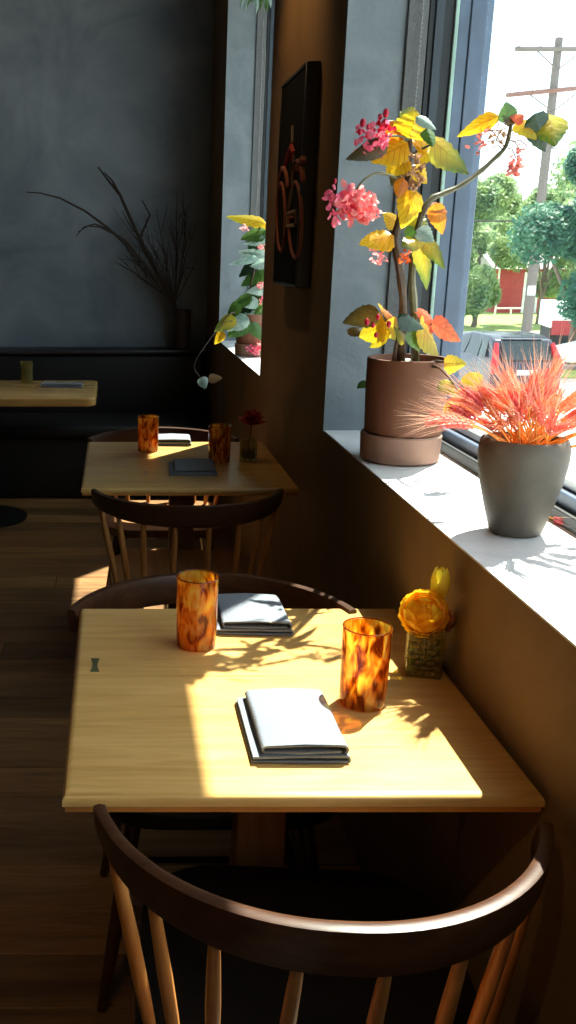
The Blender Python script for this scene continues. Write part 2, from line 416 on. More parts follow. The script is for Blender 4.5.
# ------------------------------------------------------------------ room lamps
def spot(label, loc, target, watts, ang, blend=.8, col=(1,.62,.28)):
    loc = Vector(loc); d = (Vector(target)-loc).normalized()
    t = thing('ceiling_spotlight', label, 'spotlight', loc, group='black ceiling spotlights')
    MB().tube([(0,0,0), (0,0,CH-loc.z)], .012, 8).build('rod', M['fixture'], t)
    MB().lathe([(.045,-.0),(.045,.01)], 20, (0,0,CH-loc.z-.012)).build('mount', M['fixture'], t)
    q = d.to_track_quat('-Z', 'Y')
    h = MB().lathe([(.035,.05),(.042,-.07),(.036,-.07),(.030,-.02)], 20).build('lamp_head', M['fixture'], t); h.rotation_euler = q.to_euler()
    f = MB().lathe([(.029,-.022),(.029,-.026)], 20).build('lamp_face', M['lampface'], t); f.rotation_euler = q.to_euler()
    ld = bpy.data.lights.new('spot_light', 'SPOT'); lo = bpy.data.objects.new('spot_light', ld); C.objects.link(lo)
    ld.energy = watts; ld.color = col; ld.spot_size = R(ang); ld.spot_blend = blend; ld.shadow_soft_size = .04
    lo.location = loc + d*.08; lo.rotation_euler = q.to_euler()
spot('black ceiling spotlight aimed at the wall above the picture', (.10, 3.45, 2.9), (.625, 3.50, 2.25), 20, 75)
spot('unseen black spotlight added over the aisle to light the nearest chair', (-.55, -.3, 2.8), (.3, 1.0, .5), 26, 60)  # unseen lamp, added behind the camera to brighten the nearest chair
spot('black ceiling spotlight over the long honey table', (-.8, 4.9, 2.85), (-.6, 5.35, .75), 8, 50)

# ------------------------------------------------------------------ tables
def table(label, x0, x1, y0, y1, keypos, z=.75, mat='oak', keymat='key', seams=(.535,), th=.019):
    cx, cy = (x0+x1)/2, (y0+y1)/2
    t = thing('dining_table', label, 'table', (cx, cy, 0))
    ys = [y0] + [y0+(y1-y0)*s for s in seams] + [y1]
    for i in range(len(ys)-1):
        a, b = ys[i], ys[i+1]
        m = MB().box(x0-cx, x1-cx, a-cy+(.0006 if i else 0), b-cy-(.0006 if i < len(ys)-2 else 0), z-th, z)
        o = m.build('board', M[mat], t)
        # round only the outer edges
        bm = bmesh.new(); bm.from_mesh(o.data)
        es = []
        for e in bm.edges:
            va, vb = e.verts; my = (va.co.y+vb.co.y)/2; mxx = (va.co.x+vb.co.x)/2; mz = (va.co.z+vb.co.z)/2
            outer_y = abs(my-(y0-cy)) < 1e-3 or abs(my-(y1-cy)) < 2e-3
            outer_x = abs(abs(mxx)-(x1-x0)/2) < 1e-3
            if (outer_y or outer_x) and abs(va.co.z-vb.co.z) < 1e-4 and abs(mz-z) < 1e-3:
                if outer_y and abs(va.co.x-vb.co.x) > .1: es.append(e)
                elif outer_x and abs(va.co.y-vb.co.y) > .1: es.append(e)
        bmesh.ops.bevel(bm, geom=es, offset=.013, segments=5, profile=.5, affect='EDGES', clamp_overlap=True)
        bm.to_mesh(o.data); bm.free(); o.data.shade_smooth(); o.data.set_sharp_from_angle(angle=R(38))
    MB().prism([(y0-cy+.0015, z-th-.0005), (y1-cy-.0015, z-th-.0005), (y1-cy-.003, z-th-.010), (y1-cy-.012, z-th-.012), (y0-cy+.012, z-th-.012), (y0-cy+.003, z-th-.010)], 'x', x0-cx+.004, x1-cx-.004).build('lip', M['oaklip'], t, smooth=False)
    MB().box(-.045, .045, -.045, .045, .05, z-th-.034).build('pedestal', M['oakdark'], t, bevel=.006)
    MB().box(-.22, .22, -.24, .24, z-th-.034, z-th-.0125).build('top_plate', M['oakdark'], t, bevel=.003)
    f = MB().box(-.24, .24, -.04, .04, 0.002, .049).build('foot', M['oakdark'], t, bevel=.01)
    MB().box(-.04, .04, -.27, .27, .001, .048).build('foot', M['oakdark'], t, bevel=.01)
    if keypos:
        kx, ky = keypos[0]-cx, keypos[1]-cy
        h, wd, nw = .030, .0085, .0048
        poly = [(kx-wd,ky-h),(kx+wd,ky-h),(kx+nw,ky-.006),(kx+nw,ky+.006),(kx+wd,ky+h),(kx-wd,ky+h),(kx-nw,ky+.006),(kx-nw,ky-.006)]
        MB().prism(poly, 'z', z-.002, z+.0006).build('butterfly_key', M[keymat], t, smooth=False)
    return t
TZ = .75
k1 = at_z(95, 665, TZ); k2 = at_z(146, 472, TZ)
table('pale oak table in the foreground, half sunlit, set with two napkins', -.073, .618, 1.21, 1.957, (k1.x, k1.y))
table('shaded oak table behind the foreground one, below the black picture', -.105, .612, 3.05, 3.83, (k2.x, k2.y), keymat='brass')
# long honey table at the left
t = thing('long_table', 'thick honey coloured table with rounded corner at the left by the banquette', 'table', (-.75, 5.36, 0))
def rrect(x0, x1, y0, y1, r, n=6):
    p = []
    for cx, cy, a0 in ((x1-r,y1-r,0),(x0+r,y1-r,90),(x0+r,y0+r,180),(x1-r,y0+r,270)):
        for i in range(n+1):
            a = R(a0+90*i/n); p.append((cx+r*math.cos(a), cy+r*math.sin(a)))
    return p
MB().prism(rrect(-.66, .66, -.36, .37, .06), 'z', TZ-.045, TZ).build('tabletop', M['honey'], t, bevel=.008, seg=3)
MB().box(-.05, .05, -.05, .05, .04, TZ-.046).build('pedestal', M['fixture'], t, bevel=.006)
MB().lathe([(.25,0),(.25,.012),(.06,.04)], 28).build('foot', M['fixture'], t)

# ------------------------------------------------------------------ chairs (face +Y, backrest towards -Y)
def make_chair(label, seatmat):
    t = thing('spindle_chair', label, 'chair', group='dark curved back spindle chairs')
    RR, ZT = .322, .765
    A = R(75)
    m = MB(); n = 40; v = []; f = []
    prof = 10
    for i in range(n+1):
        s = -1 + 2*i/n; a = s*A
        h = .074 - .022*abs(s)**2.2; th = .025 - .004*abs(s)**2
        zt = ZT - .006*abs(s)
        ox, oy = math.sin(a), -math.cos(a)
        for k in range(prof):
            q = 2*math.pi*k/prof + math.pi/prof
            # superellipse section
            cq, sq = math.cos(q), math.sin(q)
            e = .45
            lx = math.copysign(abs(cq)**e, cq)*th/2; lz = math.copysign(abs(sq)**e, sq)*h/2
            rad = RR - .0125 + lx + lz*.14          # flares outwards to the top
            v.append((ox*rad, oy*rad, zt-h/2+lz))
    for i in range(n):
        for k in range(prof):
            k2 = (k+1) % prof; f.append((i*prof+k, i*prof+k2, (i+1)*prof+k2, (i+1)*prof+k))
    f.append(tuple(range(prof))); f.append(tuple(range(n*prof, (n+1)*prof)))
    m.add(v, f); m.build('back_rail', M['walnut'], t)
    # saddle seat
    seat = MB(); out = rrect(-.25, .25, -.245, .225, .13, 7)
    sv = []; sf = []; K = len(out)
    rings = [(1.0, .425), (1.0, .447), (.985, .455), (.9, .453), (.6, .441), (.3, .437)]
    rings = [(.86, .415)] + rings
    for sc, z in rings:
        for (x, y) in out: sv.append((x*sc, y*sc+.0, z))
    for i in range(len(rings)-1):
        for k in range(K):
            k2 = (k+1) % K; sf.append((i*K+k, i*K+k2, (i+1)*K+k2, (i+1)*K+k))
    sf.append(tuple(range(K))); sf.append(tuple(range((len(rings)-1)*K, len(rings)*K)))
    seat.add(sv, sf).build('seat', M[seatmat], t)
    # spindles between rail and seat
    for s, bx, by in [(k*q[0], k*q[1], q[2]) for k in (-1, 1) for q in ((.90,.225,-.152),(.63,.188,-.187),(.385,.142,-.206),(.128,.054,-.216))]:
        a = s*A
        h = .074 - .022*abs(s)**2.2
        top = Vector((math.sin(a)*(RR-.016), -math.cos(a)*(RR-.016), ZT-h+.012))
        bot = Vector((bx, by, .450))
        rr = .0098 if abs(s) < .9 else .0108
        pts = [bot.lerp(top, q) for q in (0, .25, .5, .8, 1)]
        MB().tube(pts, [rr*.8, rr*1.0, rr*1.05, rr*.9, rr*.72], 10).build('spindle', M['spindle'], t)
    for sx in (-1, 1):
        for sy in (-1, 1):
            MB().tube([(sx*.165, sy*.15, .43), (sx*.2, sy*.185, .22), (sx*.235, sy*.22, .003)], [.017, .016, .011], 10).build('leg', M['walnut'], t)
    for sx in (-1, 1):
        MB().tube([(sx*.201, -.187, .20), (sx*.201, .187, .20)], .008, 8).build('stretcher', M['walnut'], t)
    MB().tube([(-.2, 0, .2), (.2, 0, .2)], .008, 8).build('stretcher', M['walnut'], t)
    return t
ch = make_chair('dark curved back chair nearest the camera, its rail sunlit at the right', 'leather'); ch.location = (.288, 1.234, 0); ch.rotation_euler.z = R(-4)
c2 = copy_tree(ch); c2.location = (.212, 1.838, 0); c2.rotation_euler.z = math.pi
c2['label'] = 'dark curved back chair on the far side of the foreground table, facing the camera'
chb = make_chair('dark curved back chair on the near side of the shaded middle table', 'seat'); chb.location = (.240, 3.078, 0)
c4 = copy_tree(chb); c4.location = (.205, 3.77, 0); c4.rotation_euler.z = math.pi
c4['label'] = 'curved back chair at the far side of the middle table, brown seat in sun'

# ------------------------------------------------------------------ banquette
t = thing('banquette', 'long black upholstered banquette along the back wall', 'banquette', (-2.2, 6.1, 0))
MB().box(-2.78, 2.80, -.30, .36, .002, .38).build('base', M['banquette'], t, bevel=.01)
for i in range(4):
    x0 = -2.78+i*1.395
    MB().box(x0+.004, x0+1.391, -.35, .17, .381, .47).build('seat_cushion', M['banquette'], t, bevel=.03, seg=3)
    MB().box(x0+.004, x0+1.391, .18, .36, .40, .845).build('back_cushion', M['banquette'], t, bevel=.03, seg=3)
MB().box(-2.78, 2.80, .16, .395, .846, .875).build('ledge', M['fixture'], t, bevel=.004)

# ------------------------------------------------------------------ tableware
def tumbler(label, p, h=.135, r=.0395, mat='amber', rim='amber_rim', group='amber tortoiseshell tumblers'):
    t = thing('tumbler', label, 'glass', p, random.uniform(0, 6), group)
    MB().lathe([(r*.93,.0005),(r*.985,.004),(r,.03),(r*1.03,h-.002),(r*1.0,h-.002),(r*.93,.02),(r*.88,.0125)], 36).build('glass_body', M[mat], t)
    MB().lathe([(r*.90,.0045),(r*.90,.0118)], 30).build('glass_base', M[rim], t)
    n = 36; m = MB(); v = []; f = []
    for i in range(n):
        a = 2*math.pi*i/n
        for k in range(6):
            q = 2*math.pi*k/6
            rr = r*1.015 + .0014*math.cos(q); v.append((rr*math.cos(a), rr*math.sin(a), h+.0014*math.sin(q)))
    for i in range(n):
        for k in range(6): f.append((i*6+k, i*6+(k+1)%6, ((i+1)%n)*6+(k+1)%6, ((i+1)%n)*6+k))
    m.add(v, f).build('rim', M[rim], t)
    return t
def T(px, py, z=TZ, dz=.0008): p = at_z(px, py, z); return (p.x, p.y, p.z+dz)
tumbler('amber mottled tumbler glowing in the sun near the flower vase on the front table', T(362, 703), h=.140)
tumbler('amber mottled tumbler at the back of the front table beside a napkin', T(196, 645), h=.142)
tumbler('amber mottled tumbler by the pale napkin on the shaded table', T(148, 451))
tumbler('dark amber tumbler on the shaded table, close to the red flower', T(219, 462), r=.040)
tumbler('clear olive tumbler on the long honey table', T(27, 383), mat='clear_olive', rim='clear_olive', group='clear tumblers', h=.125, r=.035)

def napkin(label, p, rz, wd=.15, ln=.215, skew=.02, mat='napkin', hh=1.0):
    """folded cloth: a ribbon wound in the XZ plane, swept along Y"""
    t = thing('napkin', label, 'napkin', p, rz, 'folded grey linen napkins')
    def sweep(path, th, y0, y1, x_off, name):
        pts = [Vector((x, 0, z)) for x, z in path]; m = len(pts)
        L_, R_ = [], []
        for i, q in enumerate(pts):
            d = (pts[min(i+1, m-1)]-pts[max(i-1, 0)]).normalized(); nn = Vector((-d.z, 0, d.x))
            L_.append(q+nn*th/2); R_.append(q-nn*th/2)
        ring = L_+R_[::-1]; v = []; f = []; ny = 12; k = len(ring)
        for j in range(ny+1):
            s = j/ny; y = y0+(y1-y0)*s
            for q in ring:
                lift = .0012*math.sin(s*7+q.x*40)*(q.z/.025)
                v.append((q.x+x_off-skew*s, y+.002*math.sin(q.x*55+q.z*300), q.z+lift))
        for j in range(ny):
            for i in range(k):
                i2 = (i+1) % k; f.append((j*k+i, j*k+i2, (j+1)*k+i2, (j+1)*k+i))
        f.append(tuple(range(k))); f.append(tuple(range(ny*k, (ny+1)*k)))
        return MB().add(v, f).build(name, M[mat], t)
    def arc(cx, cz, r, a0, a1, n=6): return [(cx+r*math.cos(R(a0+(a1-a0)*i/n)), cz+r*math.sin(R(a0+(a1-a0)*i/n))) for i in range(n+1)]
    w2 = wd/2
    # bottom fold: out to the right edge and back
    low = [(-w2-.012, .0022), (-.02, .0022)] + arc(w2-.004, .0056, .0034, -90, 90) + [(0, .0092), (-w2-.010, .0088)]
    low = [(x, z*hh) for x, z in low]
    up = [(-.01, .0140), (w2-.02, .0140)]
    up = [(w2-.012, .0135), (0, .0132)] + [(x, z) for x, z in arc(-w2+.010, .0185, .0052, 270, 90)] + [(0, .0242), (w2-.016, .0235)] + arc(w2-.010, .0165, .0068, 80, -60)
    up = [(x, z*hh) for x, z in up]
    sweep(low, .0034, -ln/2, ln/2, 0, 'lower_fold')
    sweep(up, .0034, -ln/2+.004, ln/2-.004, 0, 'upper_fold')
    return t
napkin('folded grey napkin in full sun at the front of the front table', (.290, 1.396, TZ+.0008), 0, .137, .20, 0, hh=1.15)
napkin('folded grey napkin behind the amber tumbler at the back of the front table', T(253, 620), R(-3), .145, .17, skew=.01, hh=1.1)
napkin('pale folded napkin in sun at the back of the shaded table', T(172, 443), R(-3), .15, .13, 0)
napkin('dark folded napkin lying in shade at the front of the shaded table', T(194, 470), R(-2), .15, .20, 0, hh=.8)
t = napkin('folded blue grey napkin with cutlery on the long honey table', T(62, 387), R(84), .06, .24, 0, hh=.9)
MB().tube([(-.005,-.13,.030),(0,0,.0285),(.004,.10,.029)], [.0035,.0025,.005], 8).build('fork', M['brass'], t)

# bud vase with flowers
vp = at_z(426, 672, TZ); VX, VY = vp.x-.007, vp.y
vase = thing('bud_vase', 'small square olive glass vase with dimpled sides on the front table', 'vase', (VX, VY, TZ+.0008), R(-14))
def square_ring(m, hw, z): return [(-hw,-hw,z),(hw,-hw,z),(hw,hw,z),(-hw,hw,z)]
def sqvase(par, hw, h, matk):
    m = MB(); v = square_ring(m, hw*.96, 0)+square_ring(m, hw, .006)+square_ring(m, hw*1.03, h)+square_ring(m, hw*.86, h)+square_ring(m, hw*.84, .012)
    f = []
    for i in range(4):
        for k in range(4): f.append((i*4+k, i*4+(k+1)%4, (i+1)*4+(k+1)%4, (i+1)*4+k))
    f += [(0,1,2,3), (16,17,18,19)]
    m.add(v, f).build('glass_body', M[matk], par, bevel=.0015, seg=2)
    d = MB()
    rows = 9
    for side in range(4):
        q = Matrix.Rotation(side*math.pi/2, 3, 'Z')
        for i in range(rows):
            for j in range(3 if i % 2 else 2):
                x = (j-1)*hw*.62 if i % 2 else (j-.5)*hw*.62
                z = .010+(h-.016)*i/(rows-1)
                c = q @ Vector((x, -hw*1.0, z))
                e = q @ Vector((hw*.29, .0018, 0))
                d.ball(c, max(abs(e.x), .0013), max(abs(e.y), .0013), .0040, 6, 4)
    d.build('dimple_relief', M['gold_glass'], par)
    MB().box(-hw*.82, hw*.82, -hw*.82, hw*.82, .0125, h*.5).build('water', M['olive_water'], par)
sqvase(vase, .031, .098, 'olive_glass')
def petal(m, c, direc, upv, ln, wd, cup, n=5):
    """a cupped petal: base at c, growing along direc, bulging along upv"""
    d = Vector(direc).normalized(); u = Vector(upv); u = (u-d*u.dot(d)).normalized(); s = d.cross(u)
    v = []; f = []
    for i in range(n+1):
        q = i/n; ww = wd*math.sin(math.pi*min(.97, .12+q*.86))**.7/2
        for k in (-1, -.5, 0, .5, 1):
            v.append(Vector(c)+d*ln*q+s*ww*k+u*(cup*(math.sin(q*math.pi*.9))-cup*.8*k*k*math.sin(q*math.pi)))
    for i in range(n):
        for k in range(4): f.append((i*5+k, i*5+k+1, (i+1)*5+k+1, (i+1)*5+k))
    m.add(v, f)
fc = at_y(424, 613, VY-.012)
rf = thing('ranunculus', 'big yellow orange ranunculus bloom in the square olive vase', 'flower', (VX, VY, TZ+.02))
o0 = Vector((VX, VY, TZ+.02)); lc = fc-o0
rgn = random.Random(2)
facing = Vector((-.25, -.75, .6)).normalized(); ax = facing.orthogonal().normalized(); ay = facing.cross(ax)
for ring, (cnt, tipa, r0) in enumerate(((3,8,.027),(4,20,.031),(6,36,.0345),(7,54,.037),(8,74,.0385),(9,96,.040))):
    for k in range(cnt):
        az0 = 2*math.pi*(k+.37*ring)/cnt+rgn.uniform(-.12,.12); hwid = math.pi/cnt*1.35
        v = []; f = []
        for i in range(6):
            q = i/5; pol = R(min(150, tipa+58)+(tipa-min(150, tipa+58))*q)
            for j_ in range(7):
                u = -1+j_/3.0; wq = math.sin(math.pi*(.25+.5*q))
                edge = (1-.22*u*u) if q > .6 else 1
                pl = pol+(R(10)*u*u*q)
                az = az0+u*hwid*wq
                rr = r0*(1-.05*(1-q))+.0045*q**3*(1+.3*math.sin(u*5+k))
                rd = ax*math.cos(az)+ay*math.sin(az)
                v.append(lc+(facing*math.cos(pl)+rd*math.sin(pl))*rr*rgn.uniform(.985,1.015))
        for i in range(5):
            for j_ in range(6): f.append((i*7+j_, i*7+j_+1, (i+1)*7+j_+1, (i+1)*7+j_))
        MB().add(v, f).build('petal', M['ranunculus'], rf, recalc=False)
MB().ball(lc, .024, .024, .024, 14, 10).build('flower_heart', M['ranunculus'], rf)
MB().tube([lc-facing*.014, lc*.5+Vector((.0,.006,.0)), (0.004,0,.0)], .003, 6).build('stem', M['stemgreen'], rf)
tc_ = at_y(440, 584, VY+.015)
tf = thing('tulip', 'pale yellow tulip bud standing above the ranunculus', 'flower', (VX+.008, VY+.006, TZ+.02))
l2 = tc_-Vector((VX+.008, VY+.006, TZ+.02))
for k in range(6):
    a = k*math.pi/3; rd = Vector((math.cos(a), math.sin(a), 0)); rr = .004 if k % 2 else .0055
    m = MB(); petal(m, l2+Vector((0,0,-.030))+rd*rr, Vector((0,0,1))+rd*.03, rd, .060, .030, .0115, 8)
    m.build('petal', M['tulip'], tf, recalc=False)
MB().tube([l2+Vector((0,0,-.028)), l2*.6, (0,0,0)], .0028, 6).build('stem', M['stemgreen'], tf)
pc = at_y(447, 621, VY+.012)
pf = thing('flower_bud', 'dusty pink flower half hidden behind the ranunculus', 'flower', (VX+.014, VY+.008, TZ+.02))
l3 = pc-Vector((VX+.014, VY+.008, TZ+.02))
for k in range(6):
    a = k*math.pi/3; rd = Vector((math.cos(a), math.sin(a), 0)); m = MB()
    petal(m, l3+Vector((0,0,-.02))+rd*.004, Vector((0,0,1))+rd*.25, rd, .038, .024, .006); m.build('petal', M['pinkpetal'], pf, recalc=False)
MB().tube([l3+Vector((0,0,-.02)), (0,0,0)], .0025, 6).build('stem', M['stemgreen'], pf)
# vase on the shaded table
v2 = at_z(248, 461, TZ)
vase2 = thing('bud_vase', 'small square glass vase on the shaded table holding a red flower', 'vase', (v2.x, v2.y, TZ+.0008), R(-10))
sqvase(vase2, .030, .085, 'olive_glass')
rc = at_y(252, 418, v2.y-.005)
rf2 = thing('red_flower', 'dull red flower in the small vase on the shaded table', 'flower', (v2.x, v2.y, TZ+.02))
l4 = rc-Vector((v2.x, v2.y, TZ+.02))
for k in range(13):
    a = k*2.4; tl_ = .2+.09*k; rd = Vector((math.cos(a), math.sin(a), 0)); m = MB()
    petal(m, l4+Vector((0,0,-.025))+rd*.004, rd*math.cos(tl_)+Vector((0,0,1))*math.sin(tl_), Vector((0,0,1))-rd*.3, .058, .042, .01); m.build('petal', M['redflower'], rf2, recalc=False)
MB().tube([l4+Vector((0,0,-.025)), (0,0,0)], .003, 6).build('stem', M['stemgreen'], rf2)

# ------------------------------------------------------------------ begonia in the near window
def leaf_mesh(base, tip, wd, nrm, curl=.15, fold=.25, asym=.35):
    base, tip = Vector(base), Vector(tip); d = tip-base; ln = d.length; d.normalize()
    n = Vector(nrm); n = (n-d*n.dot(d)).normalized(); s = d.cross(n)
    v = []; f = []; uv = []; K = 14
    for i in range(K+1):
        q = i/K
        prof = (math.sin(math.pi*min(1, q**.62))**.8) if 0 < q < 1 else 0.0
        prof = prof*(1-.15*q)
        c = base+d*ln*q+n*(-curl*ln*(q*q-q*.4))
        for k in (-1, -.55, 0, .55, 1):
            side = (1+asym*(.6-q)) if k > 0 else (1-asym*(.6-q))
            wob = 1+(.07 if abs(k) == 1 else .02)*math.sin(i*2.6+k); uv.append((q, k))
            v.append(c+s*k*wd/2*prof*side*wob+n*(-fold*abs(k)*wd/2*prof+.02*wd*math.sin(i*2.0+k*3)))
    for i in range(K):
        for k in range(4): f.append((i*5+k, i*5+k+1, (i+1)*5+k+1, (i+1)*5+k))
    m = MB().add(v, f); m.uv = uv; return m
def cluster(m, c, rx, ry, rz, cnt, size, rg):
    for _ in range(cnt):
        p = Vector((rg.gauss(0,.45), rg.gauss(0,.45), rg.gauss(0,.45)))
        if p.length > 1: p.normalize()
        p = Vector(c)+Vector((p.x*rx, p.y*ry, p.z*rz))
        d = Vector((rg.uniform(-1,1), rg.uniform(-1,1), rg.uniform(-1,.6))).normalized()
        petal(m, p, d, d.orthogonal(), size*rg.uniform(.7,1.2), size*rg.uniform(.6,.9), size*.2, 3)
sc_c = at_z(402, 468, SZ); BX, BY = .734, sc_c.y+.102
sau = thing('plant_saucer', 'pale terracotta dish under the tall begonia on the near sill', 'plant dish', (BX-.004, BY, SZ+.0008))
MB().lathe([(.088,0),(.097,.005),(.100,.066),(.097,.070),(.088,.070),(.086,.012)], 48).build('dish', M['terracotta_pale'], sau)
MB().lathe([(.084,.0125),(.084,.058)], 32).build('pot_foot_insert', M['soil'], sau)
BZ = SZ+.0715
beg = thing('potted_begonia', 'tall flowering begonia in a brown terracotta pot on the near sill', 'potted plant', (BX, BY, BZ))
boff = Vector((BX, BY, BZ))
MB().lathe([(.090,0),(.095,.006),(.0985,.10),(.0995,.182),(.098,.186),(.091,.186),(.088,.150),(.086,.02)], 48).build('pot', M['terracotta'], beg)
MB().lathe([(.0862,.145),(.0862,.158)], 32).build('soil', M['soil'], beg)
MB().ball((-.012,-.03,.168), .020, .017, .020, 10, 7).build('pale_stone', plain('pale stone', (.6,.58,.56), .6), beg)
def P(px, py, dy=0):
    # the crown leans towards the room; nothing may pass through the pane
    p = at_y(px, py, BY+dy-.25*min(1, max(0, (366-py)/90)))
    if p.x > .935: p = at_x(px, py, .935+(dy-.05)*.5)
    return p-boff
def stem(name, par, pts, r0, r1, mat, off=P, knots=True):
    q = [off(*p) for p in pts]; n = len(q)
    # smooth (catmull-rom)
    out = []
    for i in range(n-1):
        p0, p1, p2, p3 = q[max(i-1,0)], q[i], q[i+1], q[min(i+2,n-1)]
        for s in (0, .33, .67):
            out.append(.5*((2*p1)+(p2-p0)*s+(2*p0-5*p1+4*p2-p3)*s*s+(3*p1-p0-3*p2+p3)*s**3))
    out.append(q[-1]); k = len(out)
    rad = [r0+(r1-r0)*i/(k-1) for i in range(k)]
    if knots: rad = [r*(1.22 if i % 3 == 1 else 1) for i, r in enumerate(rad)]
    MB().tube(out, rad, 8).build(name, mat, par)
    return out
stem('stem', beg, [(400,372,-.01),(402,330,-.01),(403,295),(398,262),(395,240),(400,216),(406,196),(408,168),(410,142),(406,124)], .0095, .0045, M['stem'])
stem('stem', beg, [(416,372,.0),(414,312,.01),(412,272,.01),(416,240,.015),(421,217,.02),(430,200,.03),(442,194,.035),(458,187,.04),(476,175,.045),(493,160,.05),(506,146,.05),(511,124,.05)], .0085, .0035, M['stemgreen'])
stem('stem', beg, [(393,370,-.03),(396,345,-.03),(401,330,-.01)], .005, .004, M['stem'])
stem('stem', beg, [(407,192,0),(398,180,-.02),(386,174,-.03),(373,174,-.05),(360,184,-.06),(354,197,-.06)], .0035, .0018, M['stemgreen'])
stem('stem', beg, [(410,140),(398,136,-.03),(385,137,-.04)], .003, .0015, M['stemgreen'])
stem('stem', beg, [(408,157),(420,150,.0),(434,143,-.01)], .003, .002, M['stemgreen'])
stem('stem', beg, [(396,246,0),(388,249,-.02),(380,253,-.03)], .0022, .0012, M['stem'])
stem('stem', beg, [(402,330,-.01),(390,322,-.03),(380,320,-.05)], .003, .002, M['stem'])
stem('stem', beg, [(404,335,-.01),(418,328,.0),(432,324,.0)], .003, .002, M['stem'])
stem('stem', beg, [(425,368,-.02),(432,362,-.06),(445,362,-.10)], .004, .003, M['stem'])
stem('stem', beg, [(428,366,-.06),(440,368,-.14),(451,380,-.21),(460,394,-.26),(466,408,-.29)], .004, .002, M['stem'])
for i, (bx_, by_, tx_, ty_, wd, colr, dy) in enumerate([
  (408,143,371,161,26,'gold',-.03),(388,146,347,157,15,'olive',-.05),(404,139,388,119,19,'orange',-.02),
  (409,138,418,110,28,'yellow',-.02),(411,142,430,134,22,'gold',.0),(416,117,437,128,9,'silver',-.05),
  (432,140,472,173,23,'lime',-.02),(427,128,433,146,10,'green',-.02),(407,156,386,173,23,'gold',-.01),
  (403,178,398,198,11,'orange',-.03),(416,190,402,228,19,'gold',-.02),(394,236,359,243,20,'gold',-.04),
  (436,203,443,235,14,'orange',.0),(430,206,448,211,10,'rust',.01),(419,238,431,292,15,'lime',-.02),
  (424,236,446,269,13,'lime',-.01),(417,229,434,241,13,'silver',-.03),(418,240,402,246,14,'lime',-.04),(414,228,404,236,10,'green',-.03),
  (499,116,457,135,13,'gold',.04),(534,114,546,152,20,'dark',.03),(546,113,557,142,28,'lime',.06),(521,119,537,139,18,'yellow',.05),
  (509,122,507,102,16,'green',.05),(514,122,524,114,10,'red',.04),(515,124,504,112,10,'olive',.05),
  (379,311,342,323,18,'olive',-.06),(386,325,357,336,24,'yellow',-.08),(390,331,367,346,17,'yellow',-.09),(388,320,396,341,14,'yellow',-.07),
  (397,318,426,327,16,'dark',-.06),(420,324,442,355,25,'yellow',-.05),(436,326,419,308,17,'red',.02),(432,322,463,341,17,'red',.0),
  (444,363,467,364,16,'yellow',-.12),(408,330,423,353,11,'green',-.07),(380,308,393,319,14,'gold',-.03),(347,330,372,333,9,'olive',-.03),
  (367,381,357,388,9,'green',.09),(470,372,478,392,18,'yellow',-.22),(455,392,472,404,18,'lime',-.26),(446,402,466,412,16,'yellow',-.28),(452,382,438,392,14,'lime',-.22),(464,404,458,424,15,'yellow',-.29),(466,402,482,416,15,'green',-.27),
  (400,150,384,140,20,'gold',.05),(418,150,436,158,18,'yellow',.04),(412,165,428,182,16,'gold',.05),(404,165,392,186,16,'olive',.04),(415,120,400,112,16,'lime',.05),(412,215,428,228,16,'lime',.05),(398,225,384,212,14,'gold',.05),(404,344,398,328,9,'lime',-.06),(383,312,401,322,9,'rust',-.05)]):  # most of this row: extra leaves added behind others to thicken the cast shadows
    rg = random.Random(i+50); px2m = (BY/.98)/F
    b_, t_ = P(bx_, by_, dy), P(tx_, ty_, dy+rg.uniform(-.03, .02))
    leaf_mesh(b_, t_, wd*px2m*1.2, (rg.uniform(-.5,.3), -1, rg.uniform(.2,.95)), rg.uniform(.02,.22), rg.uniform(.1,.35), rg.choice((-.35,.35))).build('leaf', L[colr], beg, recalc=False)
rg = random.Random(9)
for (px_, py_, rx, rz, cnt, size, mt, dy) in [(340,203,.038,.034,60,.017,'pink',-.06),(356,204,.045,.038,110,.018,'salmon',-.06),(366,213,.026,.022,40,.016,'salmon',-.06),
     (374,138,.038,.036,70,.016,'pink',-.05),(384,128,.02,.02,26,.012,'magenta',-.05),(412,172,.026,.045,60,.013,'dry',-.015),(380,256,.022,.026,26,.011,'salmon',-.04),
     (406,256,.014,.018,14,.011,'rust2',-.04),(480,140,.022,.028,20,.010,'pinkdull',.05),(500,134,.03,.022,22,.009,'dry',.05),(515,165,.012,.026,18,.015,'pinkdull',.05),(519,152,.012,.018,10,.010,'pinkdull',.04)]:
    if mt not in M: M[mt] = leafmat('hanging '+mt, (.62,.20,.17), .35, (.5,.12,.1)) if mt == 'pinkdull' else L['red']
    m = MB(); cluster(m, P(px_, py_, dy), rx, .03, rz, cnt, size, rg)
    m.build('flower_cluster', M[mt], beg, recalc=False)
for px_, py_, r, dy in [(386,113,.008,-.06),(363,123,.008,-.07),(335,181,.005,-.06),(380,117,.006,-.05),(385,122,.006,-.06),(360,132,.006,-.06),(368,127,.005,-.06),
                        (367,322,.007,-.1),(373,325,.006,-.1),(376,335,.006,-.1),(383,339,.007,-.1),(389,324,.007,-.1),(378,317,.006,-.1)]:
    p = P(px_, py_, dy); MB().ball(p, r*.8, r*.8, r*1.15, 8, 5).build('flower_bud', M['magenta'], beg)
for a, b in [((505,148),(482,125)),((505,146),(486,142)),((503,150),(492,148)),((508,140),(520,150)),((507,136),(484,132)),((507,148),(516,158)),((500,130),(478,138)),((506,128),(496,140)),((512,142),(527,146))]:
    pa, pb = P(*a, .05), P(*b, .045); mid = (pa+pb)/2+Vector((0,0,.008))
    MB().tube([pa, mid, pb], .0011, 5).build('flower_stalk', L['rust'], beg)

